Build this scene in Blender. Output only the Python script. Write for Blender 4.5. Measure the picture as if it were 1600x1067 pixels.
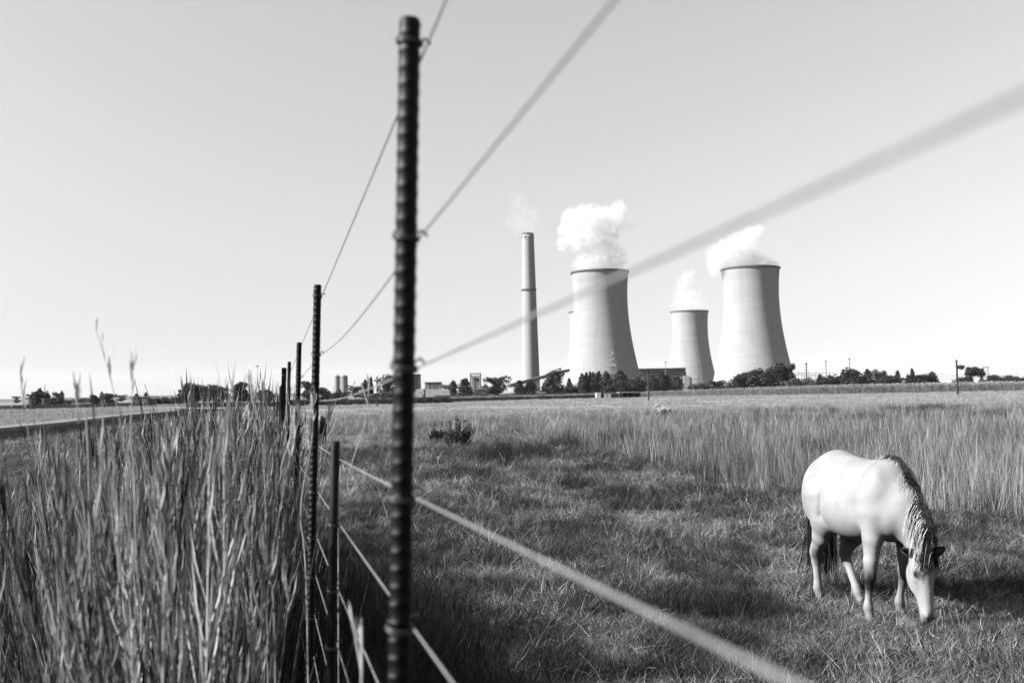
import bpy, math, random
import numpy as np
from mathutils import Vector, Matrix
R = math.radians
random.seed(7)
rng = np.random.default_rng(11)
for o in list(bpy.data.objects):
    bpy.data.objects.remove(o)
scene = bpy.context.scene
COL = scene.collection

# ------------------------------------------------------------------ camera
CAM_H, F = 1.9, 1556.0                       # eye height (m), focal length in photo pixels
PITCH, ROLL = R(2.906), R(1.1)
cam = bpy.data.cameras.new('camera')
cam.sensor_width = 36.0
cam.lens = 36.0 * F / 1600.0
cam.clip_start, cam.clip_end = 0.02, 20000
cam.dof.use_dof = True
cam.dof.focus_distance = 8.6
cam.dof.aperture_fstop = 5.2
camo = bpy.data.objects.new('camera', cam)
COL.objects.link(camo)
CM = Matrix.Translation((0, 0, CAM_H)) @ Matrix.Rotation(math.pi/2 + PITCH, 4, 'X') @ Matrix.Rotation(-ROLL, 4, 'Z')
camo.matrix_world = CM
scene.camera = camo

# ------------------------------------------------------------------ light
SUN_AZ, SUN_EL = R(257.5), R(32)             # clockwise from +Y
world = bpy.data.worlds.new('World')
scene.world = world
world.use_nodes = True
wn, wl = world.node_tree.nodes, world.node_tree.links
wn.clear()
sky = wn.new('ShaderNodeTexSky')
sky.sky_type = 'NISHITA'
sky.sun_disc = False
sky.sun_elevation = SUN_EL
sky.sun_rotation = SUN_AZ
sky.air_density = 2.5
sky.dust_density = 0.2
sky.ozone_density = 0.0
sky.sun_disc = False
bw = wn.new('ShaderNodeSeparateColor')       # black and white photograph: a neutral sky, as a mostly blue sensitive film sees it
fm = wn.new('ShaderNodeMix'); fm.data_type = 'FLOAT'; fm.inputs[0].default_value = 0.55
bg = wn.new('ShaderNodeBackground')
bg.inputs['Strength'].default_value = 0.050
wo = wn.new('ShaderNodeOutputWorld')
wl.new(sky.outputs[0], bw.inputs[0]); wl.new(bw.outputs[0], fm.inputs[2]); wl.new(bw.outputs[2], fm.inputs[3]); wl.new(fm.outputs[0], bg.inputs[0]); wl.new(bg.outputs[0], wo.inputs[0])

sun = bpy.data.lights.new('sun', 'SUN')
sun.energy = 5.0
sun.angle = R(0.53)
sun.color = (1, 1, 1)
suno = bpy.data.objects.new('sun', sun)
COL.objects.link(suno)
sd = Vector((math.sin(SUN_AZ)*math.cos(SUN_EL), math.cos(SUN_AZ)*math.cos(SUN_EL), math.sin(SUN_EL)))
suno.rotation_euler = sd.to_track_quat('Z', 'Y').to_euler()

scene.view_settings.view_transform = 'Standard'
scene.view_settings.look = 'None'
scene.view_settings.exposure = 1.68
scene.view_settings.gamma = 1.0
scene.render.engine = 'CYCLES'
scene.cycles.max_bounces = 8
scene.cycles.diffuse_bounces = 0
scene.cycles.transmission_bounces = 1
scene.cycles.glossy_bounces = 1
scene.cycles.use_denoising = True
scene.cycles.volume_bounces = 6
scene.cycles.transparent_max_bounces = 8

# ------------------------------------------------------------------ helpers
C3 = CM.to_3x3()
def ray(px, py):
    return C3 @ Vector(((px-800)/F, (533.5-py)/F, -1.0))
def hor(px):
    return 612.5 - 0.0192*(px-800)
def at(px, d):                                # ground position seen at picture column px, d metres ahead
    v = ray(px, hor(px)); return Vector((v.x*d/v.y, d, 0))
def zat(px, py, d):
    v = ray(px, py); return CAM_H + v.z*d/v.y
def p3(px, py, d):
    v = ray(px, py); return Vector((v.x*d/v.y, d, CAM_H + v.z*d/v.y))
def gp(px, py):
    v = ray(px, py); t = -CAM_H/v.z; return Vector((v.x*t, v.y*t, 0))

class MB:
    def __init__(s): s.v, s.f, s.t = [], [], []
    def add(s, vs, fs, tone=0.5):
        n = len(s.v); s.v += [tuple(v) for v in vs]; s.f += [tuple(i+n for i in f) for f in fs]; s.t += [tone]*len(vs); return s
    def box(s, c, d, rz=0, tone=0.5):
        cx, cy, cz = c; a, b, h = d[0]/2, d[1]/2, d[2]/2; co, si = math.cos(rz), math.sin(rz)
        vs = [(cx+x*co-y*si, cy+x*si+y*co, cz+z) for z in (-h, h) for x, y in ((-a, -b), (a, -b), (a, b), (-a, b))]
        return s.add(vs, [(3,2,1,0),(4,5,6,7),(0,1,5,4),(1,2,6,5),(2,3,7,6),(3,0,4,7)], tone)
    def tube(s, pts, rad, n=6, tone=0.5, cap=True):
        pts = [Vector(p) for p in pts]
        if not hasattr(rad, '__len__'): rad = [rad]*len(pts)
        vs, fs = [], []
        up = Vector((0.31, 0.17, 0.93)).normalized()
        for i, p in enumerate(pts):
            t = (pts[min(i+1, len(pts)-1)] - pts[max(i-1, 0)]).normalized()
            a = t.cross(up)
            if a.length < 0.05: a = t.cross(Vector((1, 0, 0)))
            a.normalize(); b = t.cross(a)
            for k in range(n):
                q = 2*math.pi*k/n
                vs.append(p + (a*math.cos(q) + b*math.sin(q))*rad[i])
        for i in range(len(pts)-1):
            for k in range(n):
                fs.append((i*n+k, i*n+(k+1) % n, (i+1)*n+(k+1) % n, (i+1)*n+k))
        if cap:
            fs.append(tuple(range(n))[::-1]); fs.append(tuple(range((len(pts)-1)*n, len(pts)*n)))
        return s.add(vs, fs, tone)
    def lathe(s, prof, n=48, c=(0, 0, 0), closed=False, tone=0.5):
        vs, fs = [], []
        for r, z in prof:
            for k in range(n):
                q = 2*math.pi*k/n; vs.append((c[0]+r*math.cos(q), c[1]+r*math.sin(q), c[2]+z))
        m = len(prof)
        for i in range(m if closed else m-1):
            j = (i+1) % m
            for k in range(n):
                fs.append((i*n+k, i*n+(k+1) % n, j*n+(k+1) % n, j*n+k))
        return s.add(vs, fs, tone)
    def ribbon(s, pts, wid, side, tone=0.5):          # tapering strip, pointed tip
        pts = [Vector(p) for p in pts]; side = Vector(side); m = len(pts)
        vs, fs = [], []
        for i in range(m-1):
            vs += [pts[i]-side*wid[i]*0.5, pts[i]+side*wid[i]*0.5]
        vs.append(pts[-1])
        for i in range(m-2): fs.append((2*i, 2*i+1, 2*i+3, 2*i+2))
        fs.append((2*(m-2), 2*(m-2)+1, 2*(m-1)))
        return s.add(vs, fs, tone)
    def mesh(s, name, mat, smooth=False):
        me = bpy.data.meshes.new(name); me.from_pydata(s.v, [], s.f)
        a = me.attributes.new('tone', 'FLOAT', 'POINT'); a.data.foreach_set('value', s.t)
        if mat: me.materials.append(mat)
        if smooth: me.polygons.foreach_set('use_smooth', [True]*len(me.polygons))
        me.update(); return me
    def build(s, name, mat, parent=None, smooth=False, loc=None):
        return link(name, s.mesh(name, mat, smooth), parent, loc)

def link(name, me, parent=None, loc=None):
    o = bpy.data.objects.new(name, me); COL.objects.link(o)
    if parent: o.parent = parent
    if loc is not None: o.location = loc
    return o
def tag(o, label=None, cat=None, group=None, kind=None):
    for k, v in (('label', label), ('category', cat), ('group', group), ('kind', kind)):
        if v: o[k] = v
    return o
def empty(name, loc, label, cat, group=None, rz=0):
    o = bpy.data.objects.new(name, None); COL.objects.link(o); o.location = loc; o.rotation_euler = (0, 0, rz)
    o.empty_display_size = 0.1
    return tag(o, label, cat, group)
def copy_tree(o, parent=None):
    c = o.copy(); COL.objects.link(c); c.parent = parent
    for ch in list(o.children): copy_tree(ch, c)
    return c

# ------------------------------------------------------------------ materials (all neutral greys: the photograph is black and white)
def new_mat(name):
    m = bpy.data.materials.new(name); m.use_nodes = True
    n = m.node_tree.nodes; n.clear(); return m, n, m.node_tree.links
ALB = 0.56                                   # common scale of all reflectances, set with the exposure
def noise_mat(name, lo, hi, scale=3.0, rough=0.9, detail=6, stretch=(1, 1, 1), bump=0.0, spec=0.3, coord='Object', metallic=0.0, bump_scale=None, bump_dist=0.05):
    m, n, l = new_mat(name)
    tc = n.new('ShaderNodeTexCoord'); mp = n.new('ShaderNodeMapping'); mp.inputs['Scale'].default_value = stretch
    geo = n.new('ShaderNodeNewGeometry')
    l.new(geo.outputs['Position'] if coord == 'World' else tc.outputs[coord], mp.inputs[0])
    no = n.new('ShaderNodeTexNoise'); no.inputs['Scale'].default_value = scale; no.inputs['Detail'].default_value = detail
    l.new(mp.outputs[0], no.inputs['Vector'])
    mr = n.new('ShaderNodeMapRange'); mr.inputs[1].default_value = 0.3; mr.inputs[2].default_value = 0.7
    mr.inputs[3].default_value = lo*ALB; mr.inputs[4].default_value = hi*ALB
    l.new(no.outputs[0], mr.inputs[0])
    b = n.new('ShaderNodeBsdfPrincipled'); b.inputs['Roughness'].default_value = rough; b.inputs['Metallic'].default_value = metallic
    b.inputs['Specular IOR Level'].default_value = spec
    l.new(mr.outputs[0], b.inputs['Base Color'])
    if bump:
        no2 = n.new('ShaderNodeTexNoise'); no2.inputs['Scale'].default_value = bump_scale or scale*4; no2.inputs['Detail'].default_value = 5
        l.new(mp.outputs[0], no2.inputs['Vector'])
        bp = n.new('ShaderNodeBump'); bp.inputs['Strength'].default_value = bump; bp.inputs['Distance'].default_value = bump_dist
        l.new(no2.outputs[0], bp.inputs['Height']); l.new(bp.outputs[0], b.inputs['Normal'])
    o = n.new('ShaderNodeOutputMaterial'); l.new(b.outputs[0], o.inputs[0])
    return m
def leaf_mat(name, lo, hi, trans=0.3, rough=0.6, patch=None, spec=0.25, inst_var=0.5):
    """blades and leaves: tone per blade (attribute), per instance, and patches over the ground"""
    m, n, l = new_mat(name)
    at_ = n.new('ShaderNodeAttribute'); at_.attribute_name = 'tone'
    oi = n.new('ShaderNodeObjectInfo')
    mx = n.new('ShaderNodeMath'); mx.operation = 'MULTIPLY_ADD'
    l.new(oi.outputs['Random'], mx.inputs[0]); mx.inputs[1].default_value = inst_var; mx.inputs[2].default_value = -inst_var/2
    ad = n.new('ShaderNodeMath'); ad.operation = 'ADD'; ad.use_clamp = True
    l.new(at_.outputs['Fac'], ad.inputs[0]); l.new(mx.outputs[0], ad.inputs[1])
    mr = n.new('ShaderNodeMapRange'); mr.inputs[3].default_value = lo*ALB; mr.inputs[4].default_value = hi*ALB
    l.new(ad.outputs[0], mr.inputs[0])
    col = mr.outputs[0]
    if patch:
        geo = n.new('ShaderNodeNewGeometry'); no = n.new('ShaderNodeTexNoise')
        no.inputs['Scale'].default_value = patch[0]; no.inputs['Detail'].default_value = 4
        l.new(geo.outputs['Position'], no.inputs['Vector'])
        m2 = n.new('ShaderNodeMapRange'); m2.inputs[1].default_value = 0.35; m2.inputs[2].default_value = 0.65
        m2.inputs[3].default_value = patch[1]; m2.inputs[4].default_value = patch[2]
        l.new(no.outputs[0], m2.inputs[0])
        mu = n.new('ShaderNodeMath'); mu.operation = 'MULTIPLY'
        l.new(col, mu.inputs[0]); l.new(m2.outputs[0], mu.inputs[1]); col = mu.outputs[0]
    b = n.new('ShaderNodeBsdfPrincipled'); b.inputs['Roughness'].default_value = rough
    b.inputs['Specular IOR Level'].default_value = spec
    l.new(col, b.inputs['Base Color'])
    tr = n.new('ShaderNodeBsdfTranslucent'); l.new(col, tr.inputs[0])
    ms = n.new('ShaderNodeMixShader'); ms.inputs[0].default_value = trans
    l.new(b.outputs[0], ms.inputs[1]); l.new(tr.outputs[0], ms.inputs[2])
    o = n.new('ShaderNodeOutputMaterial'); l.new(ms.outputs[0], o.inputs[0])
    return m

M_concrete = noise_mat('concrete_shell', 0.375, 0.425, 0.02, 0.95, 7, (1, 1, 11), 0.12, 0.1, bump_scale=0.05, bump_dist=0.3)
def stain(m, lo=.88):
    n, l = m.node_tree.nodes, m.node_tree.links; b = next(x for x in n if x.type == 'BSDF_PRINCIPLED')
    src = b.inputs['Base Color'].links[0].from_socket
    tc = n.new('ShaderNodeTexCoord'); mp = n.new('ShaderNodeMapping'); mp.inputs['Scale'].default_value = (.22, .22, .010); l.new(tc.outputs['Object'], mp.inputs[0])
    no = n.new('ShaderNodeTexNoise'); no.inputs['Scale'].default_value = 1.0; no.inputs['Detail'].default_value = 6; l.new(mp.outputs[0], no.inputs['Vector'])
    sx = n.new('ShaderNodeSeparateXYZ'); l.new(tc.outputs['Object'], sx.inputs[0])
    mr = n.new('ShaderNodeMapRange'); mr.inputs[1].default_value = .48; mr.inputs[2].default_value = .72; mr.inputs[3].default_value = 1; mr.inputs[4].default_value = lo; l.new(no.outputs[0], mr.inputs[0])
    wv = n.new('ShaderNodeTexWave'); wv.bands_direction = 'Z'; wv.inputs['Scale'].default_value = .11; wv.inputs['Distortion'].default_value = .6; l.new(tc.outputs['Object'], wv.inputs[0])
    m2 = n.new('ShaderNodeMapRange'); m2.inputs[1].default_value = .0; m2.inputs[2].default_value = .25; m2.inputs[3].default_value = .95; m2.inputs[4].default_value = 1; l.new(wv.outputs['Fac'], m2.inputs[0])
    a = n.new('ShaderNodeMath'); a.operation = 'MULTIPLY'; l.new(mr.outputs[0], a.inputs[0]); l.new(m2.outputs[0], a.inputs[1])
    c = n.new('ShaderNodeMath'); c.operation = 'MULTIPLY'; l.new(src, c.inputs[0]); l.new(a.outputs[0], c.inputs[1]); l.new(c.outputs[0], b.inputs['Base Color'])
stain(M_concrete)
M_rim = noise_mat('rim_concrete', 0.09, 0.15, 0.05, 0.9)
M_metal_dark = noise_mat('rusted_steel', 0.005, 0.016, 60, 0.5, 6, spec=0.10, bump=0.4, bump_scale=300, bump_dist=0.0006)
def rib_glint_mat(name, lo, hi):
    m, n, l = new_mat(name)
    at_ = n.new('ShaderNodeAttribute'); at_.attribute_name = 'tone'
    tc = n.new('ShaderNodeTexCoord'); no = n.new('ShaderNodeTexNoise'); no.inputs['Scale'].default_value = 45; no.inputs['Detail'].default_value = 8; l.new(tc.outputs['Object'], no.inputs['Vector'])
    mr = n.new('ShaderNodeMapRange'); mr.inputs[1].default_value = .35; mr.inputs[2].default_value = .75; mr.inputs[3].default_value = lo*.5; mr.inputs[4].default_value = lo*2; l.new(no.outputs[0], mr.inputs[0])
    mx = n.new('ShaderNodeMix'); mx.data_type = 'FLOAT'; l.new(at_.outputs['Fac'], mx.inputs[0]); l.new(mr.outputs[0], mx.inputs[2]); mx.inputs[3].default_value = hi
    b = n.new('ShaderNodeBsdfPrincipled'); b.inputs['Roughness'].default_value = .5; b.inputs['Specular IOR Level'].default_value = .12
    l.new(mx.outputs[0], b.inputs['Base Color'])
    bp = n.new('ShaderNodeBump'); bp.inputs['Strength'].default_value = .5; bp.inputs['Distance'].default_value = .0006
    n2 = n.new('ShaderNodeTexNoise'); n2.inputs['Scale'].default_value = 260; n2.inputs['Detail'].default_value = 5; l.new(tc.outputs['Object'], n2.inputs['Vector']); l.new(n2.outputs[0], bp.inputs['Height']); l.new(bp.outputs[0], b.inputs['Normal'])
    o = n.new('ShaderNodeOutputMaterial'); l.new(b.outputs[0], o.inputs[0]); return m
M_rebar = rib_glint_mat('ribbed_steel', .0022, .08)  # the lighter tone paints sun glints on the rib crests
M_wire = noise_mat('galvanised_wire', 0.20, 0.29, 40, 0.45, 3, spec=0.5)
M_tie = noise_mat('tie_wire', 0.012, 0.03, 80, 0.5, 3, spec=0.5)
M_white = noise_mat('white_paint', 0.42, 0.55, 0.6, 0.8)
M_pale = noise_mat('pale_sheet', 0.24, 0.32, 0.5, 0.8)
M_mid = noise_mat('mid_cladding', 0.09, 0.14, 0.6, 0.8)
M_dark = noise_mat('dark_opening', 0.015, 0.03, 1.0, 0.9)
M_wood = noise_mat('creosoted_wood', 0.02, 0.05, 2.0, 0.9, 5, (6, 6, 0.5))
M_lattice = noise_mat('lattice_steel', 0.2, 0.3, 1.0, 0.7)
M_asphalt = noise_mat('asphalt', 0.012, 0.026, 0.7, 1.0, 8, bump=0.3, spec=0.0)
M_bark = noise_mat('bark', 0.05, 0.12, 2.0, 0.95, 6, (3, 3, 0.6))
M_hill = noise_mat('hill_veld', 0.07, 0.12, 0.006, 1.0, 6)
M_berm = noise_mat('grassed_berm', 0.12, 0.24, 0.35, 1.0, 6, (1, 1, 3))

# ------------------------------------------------------------------ the ground
def ground_mat():
    m, n, l = new_mat('veld_ground')
    geo = n.new('ShaderNodeNewGeometry')
    def noise(scale, detail, stretch=(1, 1, 1)):
        mp = n.new('ShaderNodeMapping'); mp.inputs['Scale'].default_value = stretch
        l.new(geo.outputs['Position'], mp.inputs[0])
        x = n.new('ShaderNodeTexNoise'); x.inputs['Scale'].default_value = scale; x.inputs['Detail'].default_value = detail
        l.new(mp.outputs[0], x.inputs['Vector']); return x.outputs[0]
    def maprange(s, a, b, c, d):
        x = n.new('ShaderNodeMapRange'); l.new(s, x.inputs[0])
        for i, v in enumerate((a, b, c, d)): x.inputs[i+1].default_value = v
        return x.outputs[0]
    sep = n.new('ShaderNodeSeparateXYZ'); l.new(geo.outputs['Position'], sep.inputs[0])
    # grazed near pasture is dark thatch and soil; the hay field beyond it is pale
    far = maprange(sep.outputs[1], 18, 60, 0, 1)
    near_c = maprange(noise(2.5, 8), 0.3, 0.7, 0.015, 0.05)
    pale = maprange(noise(0.05, 8, (1, 4, 1)), 0.3, 0.7, 0.15, 0.21)
    dry = maprange(noise(0.6, 6, (1, 3, 1)), 0.35, 0.7, 0.75, 1.1)
    mu = n.new('ShaderNodeMath'); mu.operation = 'MULTIPLY'; l.new(pale, mu.inputs[0]); l.new(dry, mu.inputs[1])
    mix = n.new('ShaderNodeMix'); mix.data_type = 'FLOAT'
    l.new(far, mix.inputs[0]); l.new(near_c, mix.inputs[2]); l.new(mu.outputs[0], mix.inputs[3])
    b = n.new('ShaderNodeBsdfPrincipled'); b.inputs['Roughness'].default_value = 1.0; b.inputs['Specular IOR Level'].default_value = 0.05
    l.new(mix.outputs[0], b.inputs['Base Color'])
    bp = n.new('ShaderNodeBump'); bp.inputs['Strength'].default_value = 0.6; bp.inputs['Distance'].default_value = 0.08
    l.new(noise(6, 6), bp.inputs['Height']); l.new(bp.outputs[0], b.inputs['Normal'])
    o = n.new('ShaderNodeOutputMaterial'); l.new(b.outputs[0], o.inputs[0]); return m
g = MB()
g.add([(-9000, -300, 0), (9000, -300, 0), (9000, 12000, 0), (-9000, 12000, 0)], [(0, 1, 2, 3)])
tag(g.build('ground', ground_mat()), kind='structure')

# low ridge on the left horizon
h = MB(); vs, fs = [], []
NB = 90
for i in range(NB):
    b = -46 + i*(46.0)/(NB-1); d = 3200
    e = 0.5 + 0.5*math.sin(b*0.35+1.0) * 0.6 + 0.15*math.sin(b*1.7)
    fade = min(1, (NB-1-i)/25.0) * min(1.0, (i+4)/16)
    hz = max(0.5, (9 + 6*e)*fade)
    for r, zz in ((d-500, -1), (d, hz), (d+700, hz*0.9), (d+1300, -1)):
        vs.append((r*math.sin(R(b)), r*math.cos(R(b)), zz))
for i in range(NB-1):
    for k in range(3): fs.append((i*4+k, (i+1)*4+k, (i+1)*4+k+1, i*4+k+1))
h.add(vs, fs); tag(h.build('hills', M_hill, smooth=True), kind='structure')

# road on the left, with a raised pale verge beyond it
far_e = [gp(0, 675), gp(100, 664.5), gp(200, 651.5), gp(285, 643.5)]
near_e = [gp(0, 693), gp(100, 680), gp(200, 664), gp(285, 652)]
def extend(a, b, k): return b + (b-a)*k
fe = [extend(far_e[1], far_e[0], 1.2)] + far_e + [Vector((far_e[-1].x-9, far_e[-1].y+22, 0)), Vector((far_e[-1].x-34, far_e[-1].y+48, 0)), Vector((far_e[-1].x-90, far_e[-1].y+75, 0)), Vector((far_e[-1].x-180, far_e[-1].y+95, 0))]
ne = [extend(near_e[1], near_e[0], 1.2)] + near_e + [Vector((far_e[-1].x-1, far_e[-1].y+29, 0)), Vector((far_e[-1].x-28, far_e[-1].y+58, 0)), Vector((far_e[-1].x-86, far_e[-1].y+86, 0)), Vector((far_e[-1].x-178, far_e[-1].y+107, 0))]
rd = MB(); m_ = len(fe)
rd.add([(p.x, p.y, 0.004) for p in fe] + [(p.x, p.y, 0.004) for p in ne], [(i, m_+i, m_+i+1, i+1) for i in range(m_-1)])
tag(rd.build('road', M_asphalt), kind='structure')
M_verge = noise_mat('dry_verge', 0.17, 0.28, 1.2, 1.0, 8, coord='World', bump=0.5)
vg = MB(); vs = []
for i, p in enumerate(fe):
    q = fe[min(i+1, m_-1)] - fe[max(i-1, 0)]; nrm = Vector((-q.y, q.x, 0)).normalized()
    for off, zz in ((0.02, 0.0), (0.12, 0.24), (0.9, 0.30), (2.0, 0.26), (4.2, 0.01)):
        vs.append(p + nrm*off + Vector((0, 0, zz)))
vg.add(vs, [(i*5+k, (i+1)*5+k, (i+1)*5+k+1, i*5+k+1) for i in range(m_-1) for k in range(4)])
tag(vg.build('verge', M_verge), kind='structure')

# ------------------------------------------------------------------ cooling towers, stack, plumes
def tower_mesh():
    H, rt, b, zt = 120.0, 26.9, 79.0, 93.5
    out = []
    for i in range(41):
        z = 7.0 + (H-7.0)*i/40; out.append((rt*math.sqrt(1+((z-zt)/b)**2), z))
    inner = [(r-0.9, z) for r, z in reversed(out)]
    s = MB().lathe(out + inner, 96, closed=True)
    rimr = out[-1][0]
    r_ = MB().lathe([(rimr+0.05, H-1.8), (rimr+0.9, H-1.5), (rimr+0.9, H+0.05), (rimr-1.2, H+0.05), (rimr-1.2, H-0.6)], 96)
    l_ = MB(); rb = out[0][0]
    for k in range(40):
        a0 = 2*math.pi*k/40
        for s_ in (-1, 1):
            a1 = a0 + s_*math.pi/40
            l_.tube([((rb+2.6)*math.cos(a0), (rb+2.6)*math.sin(a0), -0.5), ((rb-0.4)*math.cos(a1), (rb-0.4)*math.sin(a1), 7.4)], 0.45, 5)
    bs = MB().lathe([(rb+5, -0.5), (rb+5, 1.6), (rb+4.4, 1.6), (rb+4.4, -0.5)], 64)
    return (s.mesh('shell', M_concrete, True), r_.mesh('rim', M_rim), l_.mesh('support_legs', M_rim), bs.mesh('basin', M_rim))
TM = tower_mesh()
def cooling_tower(px, d, top, label):
    p = at(px, d); e = empty('cooling_tower', p, label, 'cooling tower', 'concrete cooling towers of the power station', rz=random.random()*6)
    s = zat(px, top, d)/120.0
    e.scale = (s, s, s)
    for nm, me in zip(('shell', 'rim', 'support_legs', 'basin'), TM): link(nm, me, e)
    return e
cooling_tower(941.5, 1030, 425, 'big concrete cooling tower beside the tall chimney, wide cloud of steam above')
cooling_tower(1178, 1000, 419.5, 'big concrete cooling tower furthest from the chimney, steam spilling over its rim')
cooling_tower(1080.5, 1515, 486.5, 'small looking distant cooling tower standing between the two big ones')
cooling_tower(921.5, 1540, 487, 'cooling tower almost hidden behind the big tower beside the chimney, only a sliver showing')

def chimney():
    d = 1090; p = at(829.5, d); H = zat(824, 365, d)
    e = empty('chimney', p, 'tall tapering concrete power station chimney with one dark gallery ring', 'chimney')
    rb, rt = 14.2*d/F, 8.7*d/F
    prof = [(rb+(rt-rb)*(i/30)**0.85, H*i/30) for i in range(31)]
    MB().lathe(prof + [(rt-1.0, H), (rt-1.0, H-6)], 48).build('shaft', M_concrete, e, True)
    zr = zat(825, 453, d); rr = rb+(rt-rb)*(zr/H)**0.85
    MB().lathe([(rr, zr-1.2), (rr+1.2, zr-0.8), (rr+1.2, zr+0.9), (rr, zr+0.9)], 48).build('gallery_ring', M_mid, e)
    MB().lathe([(rt+0.05, H-1.5), (rt+0.35, H-1.2), (rt+0.35, H+0.1), (rt-0.6, H+0.1)], 48).build('rim', M_rim, e)
    b = MB(); zl = zat(817, 371, d)
    for k in range(6):
        q = 2*math.pi*k/6; b.box(((rt+0.5)*math.cos(q), (rt+0.5)*math.sin(q), zl), (0.9, 0.9, 1.6), q)
    b.build('warning_lights', M_dark, e)['kind'] = 'stuff'
    ld = MB(); q0 = R(-20)
    ld.tube([((rb+0.5)*math.cos(q0), (rb+0.5)*math.sin(q0), 2), ((rt+0.5)*math.cos(q0), (rt+0.5)*math.sin(q0), H)], 0.3, 5)
    ld.build('ladder', M_mid, e)
chimney()

# ---- surface nets for organic shapes
def surface_nets(f, org, hs):
    s = f < 0
    nx, ny, nz = f.shape
    act = np.zeros((nx-1, ny-1, nz-1), np.int8)
    for i in (0, 1):
        for j in (0, 1):
            for k in (0, 1): act += s[i:nx-1+i, j:ny-1+j, k:nz-1+k]
    act = (act > 0) & (act < 8)
    idx = -np.ones(act.shape, np.int64); cells = np.argwhere(act); idx[act] = np.arange(len(cells))
    acc = np.zeros((len(cells), 3)); cnt = np.zeros(len(cells))
    cs = [(i, j, k) for i in (0, 1) for j in (0, 1) for k in (0, 1)]
    for a in cs:
        for ax in range(3):
            if a[ax]: continue
            b = list(a); b[ax] = 1
            fa = f[cells[:, 0]+a[0], cells[:, 1]+a[1], cells[:, 2]+a[2]]; fb = f[cells[:, 0]+b[0], cells[:, 1]+b[1], cells[:, 2]+b[2]]
            cr = (fa < 0) != (fb < 0)
            t = np.where(cr, fa/np.where(cr, fa-fb, 1), 0)
            q = np.tile(np.array(a, float), (len(cells), 1)); q[:, ax] = t
            acc[cr] += q[cr]; cnt[cr] += 1
    v = (cells + acc/cnt[:, None])*hs + np.array(org)
    faces = []
    for ax in range(3):
        o1, o2 = [(1, 2), (2, 0), (0, 1)][ax]
        sl0 = [slice(None)]*3; sl1 = [slice(None)]*3
        sl0[ax] = slice(0, -1); sl1[ax] = slice(1, None)
        A, B = s[tuple(sl0)], s[tuple(sl1)]
        e = np.argwhere(A != B)
        e = e[(e[:, o1] > 0) & (e[:, o2] > 0) & (e[:, o1] < f.shape[o1]-1) & (e[:, o2] < f.shape[o2]-1)]
        ins = A[e[:, 0], e[:, 1], e[:, 2]]
        def ci(d1, d2):
            c = e.copy(); c[:, o1] -= d1; c[:, o2] -= d2
            return idx[c[:, 0], c[:, 1], c[:, 2]]
        q = np.stack([ci(1, 1), ci(0, 1), ci(0, 0), ci(1, 0)], 1)
        q[~ins] = q[~ins][:, ::-1]
        faces.append(q)
    return v, np.concatenate(faces)
def sn_mesh(name, f, org, hs, mat, smooth_iter=2):
    v, q = surface_nets(f, org, hs)
    for _ in range(smooth_iter):
        acc = np.zeros_like(v); cnt = np.zeros(len(v))
        for a, b in ((0, 1), (1, 2), (2, 3), (3, 0)):
            np.add.at(acc, q[:, a], v[q[:, b]]); np.add.at(acc, q[:, b], v[q[:, a]])
            np.add.at(cnt, q[:, a], 1); np.add.at(cnt, q[:, b], 1)
        v = 0.5*v + 0.5*acc/np.maximum(cnt, 1)[:, None]
    me = bpy.data.meshes.new(name); me.from_pydata(v.tolist(), [], q.tolist())
    me.polygons.foreach_set('use_smooth', [True]*len(me.polygons))
    if mat: me.materials.append(mat)
    return me, v

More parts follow.
